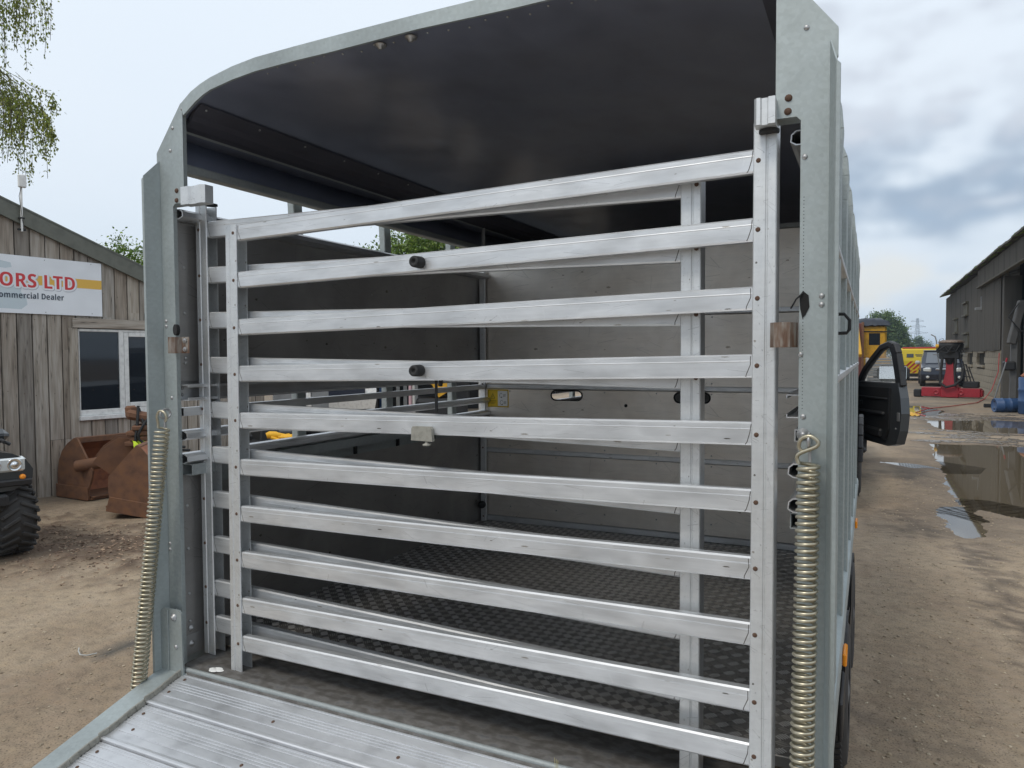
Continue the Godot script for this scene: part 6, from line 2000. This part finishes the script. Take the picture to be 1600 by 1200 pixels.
	for k in 8:
		st = mb()
		var x := -0.98 + k * 0.26
		prism(st, [Vector2(x, 0.62), Vector2(x + 0.13, 0.62), Vector2(minf(x + 0.58, 1.0), 1.07), Vector2(minf(x + 0.45, 0.99), 1.07)] if k < 6 else [Vector2(x, 0.62), Vector2(x + 0.13, 0.62), Vector2(1.0, 0.62 + 1.0 - x - 0.13), Vector2(1.0, minf(1.07, 0.62 + 1.0 - x))], Transform3D(Basis(), Vector3(0, 0, 0.002)), 0.006)
		obj("chevron", st, M.chevron_red, v)
		st = mb()
		prism(st, [Vector2(x, 0.43), Vector2(x + 0.13, 0.43), Vector2(x + 0.29, 0.57), Vector2(x + 0.16, 0.57)] if k < 7 else [Vector2(x, 0.43), Vector2(x + 0.13, 0.43), Vector2(x + 0.2, 0.57), Vector2(x + 0.16, 0.57)], Transform3D(Basis(), Vector3(0, 0, 0.002)), 0.006)
		obj("chevron", st, M.chevron_red, v)
	st = mb()
	bx(st, Transform3D(Basis(Vector3.RIGHT, -0.197), Vector3(-0.55, 1.39, -0.042)), Vector3(0.34, 0.2, 0.01), 0.002)
	for i in 3: bx(st, Transform3D(Basis(Vector3.RIGHT, -0.197), Vector3(-0.05, 1.44 - i * 0.08, -0.045)), Vector3(0.5 - i * 0.1, 0.035, 0.01), 0.002)
	obj("van_print", st, M.sign_ink, v)
	st = mb()
	bc(st, Vector3(-0.95, 1.72, -0.5), Vector3(0.95, 1.86, -0.25), 0.03)
	obj("lamp_bar", st, M.chevron_red, v)
	st = mb()
	bc(st, Vector3(-1.0, 0.22, -4.7), Vector3(1.0, 0.41, 0.05), 0.03)
	obj("bumper", st, M.trim_black, v)
	for z: float in [-0.9, -3.9]:
		for s: float in [-1.0, 1.0]: make_wheel(v, Vector3(s * 0.93, 0.33, z), 0.33, 0.2, s)
	# excavator with its cab sheeted over
	var e := thing("excavator", "yellow excavator with a dark tarpaulin over its cab, behind the open door", "excavator", Transform3D(Basis(Vector3.UP, 0.15), Vector3(1.06, 0, -41.5)))
	st = mb()
	bc(st, Vector3(-0.55, 1.25, -0.7), Vector3(0.62, 2.95, 0.6), 0.10)
	bc(st, Vector3(-1.2, 0.85, -2.2), Vector3(0.8, 1.30, 0.8), 0.08)
	obj("cab", st, M.machine_yellow, e)
	st = mb()
	bc(st, Vector3(-0.22, 1.95, 0.602), Vector3(0.30, 2.55, 0.612), 0.005)
	bc(st, Vector3(0.622, 1.9, -0.45), Vector3(0.632, 2.6, 0.4), 0.005)
	bc(st, Vector3(-0.565, 1.9, -0.45), Vector3(-0.555, 2.6, 0.4), 0.005)
	obj("cab_window", st, M.window_dark, e)
	st = mb()
	st.set_smooth_group(6)
	var fn := FastNoiseLite.new()
	fn.seed = 4; fn.frequency = 1.3
	for i in 14:
		for k in 10:
			var q := func(a: int, b: int) -> Vector3:
				var x := lerpf(-0.95, 0.78, a / 14.0)
				var z := lerpf(-0.9, 0.75, b / 10.0)
				var edge := maxf(absf(a / 7.0 - 1.0), absf(b / 5.0 - 1.0))
				return Vector3(x, 3.32 - pow(edge, 5.0) * 0.36 + fn.get_noise_2d(x * 2.0, z * 2.0) * 0.10, z)
			poly(st, [q.call(i, k), q.call(i + 1, k), q.call(i + 1, k + 1), q.call(i, k + 1)], Vector3.UP)
	bc(st, Vector3(-0.6, 2.92, -0.72), Vector3(0.65, 3.12, 0.62), 0.05)
	obj("tarpaulin", st, M.tarp, e)
	st = mb()
	for s: float in [-1.0, 1.0]: prism(st, [Vector2(-1.6, 0.15), Vector2(-1.4, 0.0), Vector2(1.2, 0.0), Vector2(1.4, 0.15), Vector2(1.4, 0.55), Vector2(1.2, 0.75), Vector2(-1.4, 0.75), Vector2(-1.6, 0.55)], frame(Vector3(s * 0.95 - 0.2, 0, 0), Vector3(0, 0, 1), Vector3.UP), 0.4)
	obj("track", st, M.trim_black, e)
	st = mb()
	bar(st, Vector3(-1.0, 1.2, 0.6), Vector3(-0.95, 2.9, 1.6), 0.22, 0.30, 0.03)
	bar(st, Vector3(-0.95, 2.9, 1.6), Vector3(-0.95, 1.4, 2.9), 0.18, 0.24, 0.03)
	obj("boom", st, M.machine_yellow, e)
	st = mb()
	bar(st, Vector3(-0.62, 2.66, 0.63), Vector3(0.9, 2.62, 0.63), 0.05, 0.05, 0.01)
	bar(st, Vector3(-0.62, 1.3, 0.63), Vector3(-0.60, 2.9, 0.63), 0.06, 0.06, 0.01)
	obj("guard_rail", st, M.trim_black, e)
	var k0 := thing("rusty_container", "red brown steel container edge beside the excavator, half hidden by the trailer", "container", Transform3D(Basis(), Vector3(-0.35, 0, -40.2)))
	st = mb()
	bc(st, Vector3(-2.2, 0.1, -5.0), Vector3(1.02, 3.05, 0), 0.03)
	for i in 12: bc(st, Vector3(-2.1 + i * 0.26, 0.25, 0.0005), Vector3(-1.98 + i * 0.26, 2.9, 0.04), 0.01)
	obj("box", st, M.container_brown, k0)
	st = mb()
	for x: float in [-2.2, 0.97]: bc(st, Vector3(x - 0.03, 0.0, -0.05), Vector3(x + 0.09, 3.1, 0.07), 0.01)
	obj("corner_post", st, M.rust, k0)
	for i in 3:
		var cr := thing("steel_crate", ["lowest grey steel crate stacked before the excavator, under two more", "middle grey steel crate of the stack before the excavator", "topmost grey steel crate of the stack before the excavator"][i], "crate", Transform3D(Basis(Vector3.UP, (i - 1) * 0.06), Vector3(1.42, 0.02 + i * 0.44, -35.6)), "stacked grey steel crates")
		st = mb()
		bc(st, Vector3(-0.55, 0.05, -0.45), Vector3(0.55, 0.08, 0.45), 0.01)
		for y: float in [0.08, 0.2, 0.32]:
			for z: float in [-0.45, 0.43]: bc(st, Vector3(-0.55, y, z), Vector3(0.55, y + 0.08, z + 0.02), 0.005)
			for x: float in [-0.55, 0.53]: bc(st, Vector3(x, y + 0.003, -0.428), Vector3(x + 0.02, y + 0.077, 0.428), 0.005)
		obj("sides", st, M.grey_steel, cr)
		for x: float in [-0.53, 0.53]:
			for z: float in [-0.43, 0.43]:
				st = mb()
				bc(st, Vector3(x - 0.04, 0, z - 0.04), Vector3(x + 0.04, 0.42, z + 0.04), 0.005)
				obj("corner_post", st, M.pale_grey, cr)
	# power line beyond
	var py := thing("power_pylon", "lattice power pylon standing faint on the horizon", "pylon", Transform3D(Basis(Vector3.UP, 0.35), Vector3(34.7, 0, -680)))
	st = mb()
	var H := 30.0
	var wd := func(y: float) -> float: return lerpf(3.2, 0.5, pow(y / H, 0.7))
	for k in 10:
		var y0 := H * k / 10.0
		var y1 := H * (k + 1) / 10.0
		var a: float = wd.call(y0)
		var b: float = wd.call(y1)
		for sx: float in [-1.0, 1.0]:
			for sz: float in [-1.0, 1.0]: bar(st, Vector3(sx * a, y0, sz * a), Vector3(sx * b, y1, sz * b), 0.22, 0.22, 0.01)
			bar(st, Vector3(sx * a, y0, a), Vector3(-sx * b, y1, b), 0.12, 0.12, 0.01)
			bar(st, Vector3(sx * a, y0, -a), Vector3(-sx * b, y1, -b), 0.12, 0.12, 0.01)
	for q: Array in [[18.0, 8.0], [23.0, 6.5], [27.5, 5.0]]:
		for s: float in [-1.0, 1.0]:
			bar(st, Vector3(0, q[0], 0), Vector3(s * q[1], q[0] + 0.2, 0), 0.25, 0.25, 0.01)
			bar(st, Vector3(0, q[0] + 1.6, 0), Vector3(s * q[1], q[0] + 0.3, 0), 0.18, 0.18, 0.01)
	obj("lattice", st, M.pylon_steel, py)
	barrel(Transform3D(Basis(Vector3.UP, 0.25) * Basis(Vector3.BACK, PI / 2).scaled(Vector3(0.62, 0.62, 0.62)), Vector3(4.38, 0.18, -20.8)), "blue plastic drum lying on its side by the shed doorway")
	barrel(Transform3D(Basis(), Vector3(4.58, 0, -20.3)), "blue plastic drum standing upright at the right edge")
	var bag := thing("tan_sack", "small tan sack lying on top of the upright blue drum", "sack", Transform3D(Basis(), Vector3(4.58, 0.885, -20.3)))
	st = mb()
	lathe(st, Transform3D(Basis(Vector3.BACK, 0.1).scaled(Vector3(1.2, 0.8, 0.9)), Vector3(0, 0.0, 0)), [Vector2(0, 0), Vector2(0.16, 0.01), Vector2(0.2, 0.08), Vector2(0.13, 0.16), Vector2(0.05, 0.2), Vector2(0, 0.2)], 12)
	obj("cloth", st, M.rust_light, bag)
	st = mb()
	st.set_smooth_group(7)
	for i in 10:
		for k in 8:
			var q := func(a: int, b: int) -> Vector3: return Vector3(1.75 + a * 0.035, 0.01 + 0.07 * maxf(0.0, sin(a * 0.33) * sin(b * 0.45)) + 0.012 * sin(a * 2.1 + b * 1.3), -18.6 - b * 0.06)
			poly(st, [q.call(i, k), q.call(i + 1, k), q.call(i + 1, k + 1), q.call(i, k + 1)], Vector3.UP)
	tag(obj("yellow_rag", st, M.machine_yellow), "yellow rag lying in the wet past the open door", "rag")

# ---------- what shows through the trailer's side opening ----------
func make_beyond() -> void:
	var st: SurfaceTool
	var base := Vector3(1.018, 0, 1.595)
	var dirv := func(px: float) -> Vector3: return (Basis(Vector3.UP, 0.4474) * Vector3((px - 800.0) / 1167.0, 0, -1)).normalized()
	var at := func(px: float, d: float) -> Vector3: return base + dirv.call(px) * d
	var face := func(px: float, d: float) -> Transform3D:
		var f: Vector3 = -dirv.call(px)
		return Transform3D(Basis(Vector3.UP.cross(f), Vector3.UP, f), at.call(px, d))
	var g := thing("grey_cabinet", "plain grey steel cabinet beyond the trailer's side opening", "cabinet", face.call(478, 15.0))
	st = mb()
	bc(st, Vector3(-0.62, 0, -0.8), Vector3(0.0, 1.35, 0), 0.02)
	bc(st, Vector3(0.10, 0, -0.6), Vector3(0.42, 1.25, 0.1), 0.02)
	obj("body", st, M.grey_steel, g)
	st = mb()
	bc(st, Vector3(0.04, 0, -0.3), Vector3(0.085, 1.3, 0.06), 0.005)
	obj("door_edge", st, M.white_plastic, g)
	g = thing("white_car", "white car with a dark bonnet parked beyond the trailer's side opening", "car", face.call(527, 17.0))
	car_body(g, [Vector2(0.0, 0.32), Vector2(0.06, 0.55), Vector2(0.0, 0.86), Vector2(-0.9, 0.98), Vector2(-1.6, 1.42), Vector2(-2.9, 1.46), Vector2(-3.9, 1.0), Vector2(-4.1, 0.9), Vector2(-4.1, 0.36), Vector2(-2.2, 0.30)], 1.7, M.white_plastic, [-0.75, -3.3], 0.32)
	st = mb()
	poly(st, [Vector3(-0.7, 1.0, -0.91), Vector3(0.7, 1.0, -0.91), Vector3(0.6, 1.40, -1.55), Vector3(-0.6, 1.40, -1.55)], Vector3(0, 1, 1))
	obj("windscreen", st, M.window_dark, g)
	st = mb()
	bc(st, Vector3(-0.6, 0.62, 0.02), Vector3(0.6, 0.80, 0.07), 0.02)
	obj("grille", st, M.car_navy, g)
	g = thing("dark_shelter", "open fronted dark shelter holding machinery beyond the side opening", "shelter", face.call(590, 20.0))
	st = mb()
	bc(st, Vector3(-0.9, 0, -1.2), Vector3(3.4, 2.4, -1.1), 0.02)
	bc(st, Vector3(-0.9, 2.4, -1.2), Vector3(3.4, 2.46, 1.2), 0.02)
	obj("back_panel", st, M.dark_interior, g)
	for x: float in [-0.5, 0.55, 0.75, 1.05]:
		st = mb()
		bc(st, Vector3(x - 0.05, 0, -1.0), Vector3(x + 0.05, 2.15, -0.88), 0.01)
		obj("post", st, M.pale_grey if x > 0.5 else M.grey_steel, g)
	g = thing("blue_tank", "blue plastic tank standing by the dark shelter's posts", "tank", face.call(602, 18.0))
	st = mb()
	bc(st, Vector3(-0.14, 0, -0.5), Vector3(0.13, 1.25, 0), 0.05)
	lathe(st, Transform3D(Basis(), Vector3(-0.06, 1.25, -0.2)), [Vector2(0.05, 0), Vector2(0.05, 0.06), Vector2(0, 0.06)], 10)
	obj("body", st, M.barrel_blue, g)
	g = thing("small_engine", "small dark engine with bright fittings in front of the shelter", "engine", face.call(573, 17.5))
	st = mb()
	bc(st, Vector3(-0.2, 0, -0.4), Vector3(0.25, 0.75, 0), 0.05)
	lathe(st, Transform3D(facing(Vector3(0, 0, 1)), Vector3(0.0, 0.6, 0.01)), [Vector2(0.14, 0), Vector2(0.12, 0.06), Vector2(0, 0.07)], 12)
	obj("block", st, M.trim_black, g)
	st = mb()
	for i in 5: tube(st, [Vector3(-0.15 + i * 0.08, 0.7, 0.02), Vector3(-0.12 + i * 0.08, 0.85 + (i % 2) * 0.1, 0.05)], 0.018, 6)
	obj("fittings", st, M.chrome, g)
	g = thing("striped_pole", "pink and white striped pole beside the small yellow digger", "pole", face.call(643.5, 17.0))
	st = mb()
	tube(st, [Vector3(-0.04, 0, 0), Vector3(-0.04, 2.0, 0)], 0.035, 8)
	obj("post", st, M.pink_paint, g)
	st = mb()
	tube(st, [Vector3(0.035, 0, 0), Vector3(0.035, 2.0, 0)], 0.03, 8)
	obj("pale_post", st, M.pale_grey, g)
	g = thing("small_digger", "small yellow digger standing beyond the trailer's side opening", "digger", face.call(672, 18.0))
	st = mb()
	prism(st, [Vector2(-0.26, 0.95), Vector2(-0.20, 1.45), Vector2(0.30, 1.50), Vector2(0.42, 1.30), Vector2(0.40, 0.62), Vector2(0.20, 0.50), Vector2(0.05, 0.80)], Transform3D(Basis(), Vector3(0, 0, -1.2)), 1.2)
	obj("bodywork", st, M.machine_yellow, g)
	st = mb()
	bc(st, Vector3(0.45, 0.4, -0.9), Vector3(0.95, 1.5, -0.1), 0.05)
	bc(st, Vector3(-0.35, 0.0, -1.2), Vector3(0.9, 0.48, 0.05), 0.08)
	tube(st, [Vector3(-0.05, 1.3, 0.02), Vector3(0.02, 1.1, 0.05), Vector3(0.15, 1.05, 0.05)], 0.025, 6)
	obj("undercarriage", st, M.trim_black, g)
	st = mb()
	bar(st, Vector3(0.50, 0.9, 0.0), Vector3(0.56, 1.6, 0.05), 0.06, 0.10, 0.01)
	obj("lever", st, M.crane_red, g)
	st = mb()
	for y: float in [0.7, 1.0, 1.45]: bc(st, Vector3(0.5, y, 0.06), Vector3(1.2, y + 0.04, 0.09), 0.005)
	for x: float in [0.52, 1.16]: bc(st, Vector3(x, 0, 0.03), Vector3(x + 0.04, 1.6, 0.058), 0.005)
	tag(obj("grey_rack", st, M.pale_grey, null, g.transform), "grey tubular rack at the far end of the side opening", "rack")
	# yellow lump of plastic lying among dark machine parts beyond the rail
	g = thing("machine_parts", "heap of dark machine parts beyond the trailer's lower side rail", "machine parts", face.call(430, 9.6))
	st = mb()
	for i in 40:
		var hh := rng.randf()
		bx(st, Transform3D(Basis.from_euler(Vector3(rng.randf_range(-0.3, 0.3), rng.randf() * 3, rng.randf_range(-0.3, 0.3))), Vector3(rng.randf_range(-0.5, 0.95) * (1.0 - hh * 0.25), 0.06 + hh * 0.46, rng.randf_range(-0.65, 0.02) * (1.0 - hh * 0.2))), Vector3(rng.randf_range(0.12, 0.4), rng.randf_range(0.08, 0.22), rng.randf_range(0.12, 0.32)), 0.015)
	stuff(obj("parts", st, M.trim_black, g))
	g = thing("yellow_glove", "bright yellow work glove lying on the dark machine parts past the rail", "glove", face.call(436, 9.4))
	st = mb()
	var yy := 0.545
	tube(st, [Vector3(-0.155, yy, 0.0), Vector3(-0.12, yy + 0.01, 0), Vector3(-0.05, yy + 0.005, 0.01), Vector3(0.0, yy - 0.005, 0.01)], [0.035, 0.045, 0.045, 0.03], 10)
	for i in 4: tube(st, [Vector3(-0.02, yy + 0.015 - i * 0.012, 0.0 + i * 0.01), Vector3(0.06, yy - 0.005 - i * 0.006, 0.02 * i - 0.01), Vector3(0.10 + (i % 2) * 0.05, yy + 0.004 - i * 0.008, 0.02 * i), Vector3(0.13 + (i % 2) * 0.04, yy - 0.012, 0.02 * i)], [0.020, 0.018, 0.017, 0.011], 7)
	tube(st, [Vector3(-0.10, yy - 0.02, 0.04), Vector3(-0.02, yy - 0.05, 0.07), Vector3(0.04, yy - 0.055, 0.08)], [0.022, 0.02, 0.014], 7)
	obj("glove", st, M.glove_yellow, g)

func make_small() -> void:
	var st := mb()
	st.set_smooth_group(FLAT)
	for q: Array in [[0.0, 0.0, 0.022, 0.010], [0.022, -0.008, 0.018, 0.009], [-0.018, -0.008, 0.012, 0.008], [0.004, -0.018, 0.020, 0.007]]:
		lathe(st, Transform3D(Basis().scaled(Vector3(q[2] * 0.75, 0.0010, q[3] * 1.1)), Vector3(-0.765 + q[0] * 0.8, 0.5362, -0.02 + q[1])), [Vector2(1, 0), Vector2(0.8, 0.6), Vector2(0, 0.9)], 9)
	tag(obj("white_splash", st, M.paper), "small white splash of paint on the dirty rear sill by the gate foot", "paint splash")
	st = mb()
	tube(st, [Vector3(-2.60, 0.009, -0.83), Vector3(-2.56, 0.011, -0.80), Vector3(-2.51, 0.010, -0.775), Vector3(-2.475, 0.009, -0.785), Vector3(-2.455, 0.009, -0.825)], 0.0035, 5)
	tag(obj("dry_stalk", st, M.pale_grey), "pale bent stalk lying on the dirt beside a dark stain", "stalk")
	st = mb()
	for k in 3: tube(st, [Vector3(0.372, 0.50, 0.03), Vector3(0.374 + k * 0.003, 0.53, 0.034), Vector3(0.37 + k * 0.006, 0.555, 0.03 + k * 0.004)], 0.0005, 4)
	tag(obj("grass_stem", st, M.straw), "thin yellow grass stem stuck at the ramp hinge", "grass stem")

func _ready() -> void:
	rng.seed = 20240611
	make_air()
	make_materials()
	make_ground()
	make_shed()
	make_office()
	make_trailer()
	make_utv()
	make_grab()
	make_crane()
	make_vehicles()
	make_beyond()
	make_trees()
	make_small()
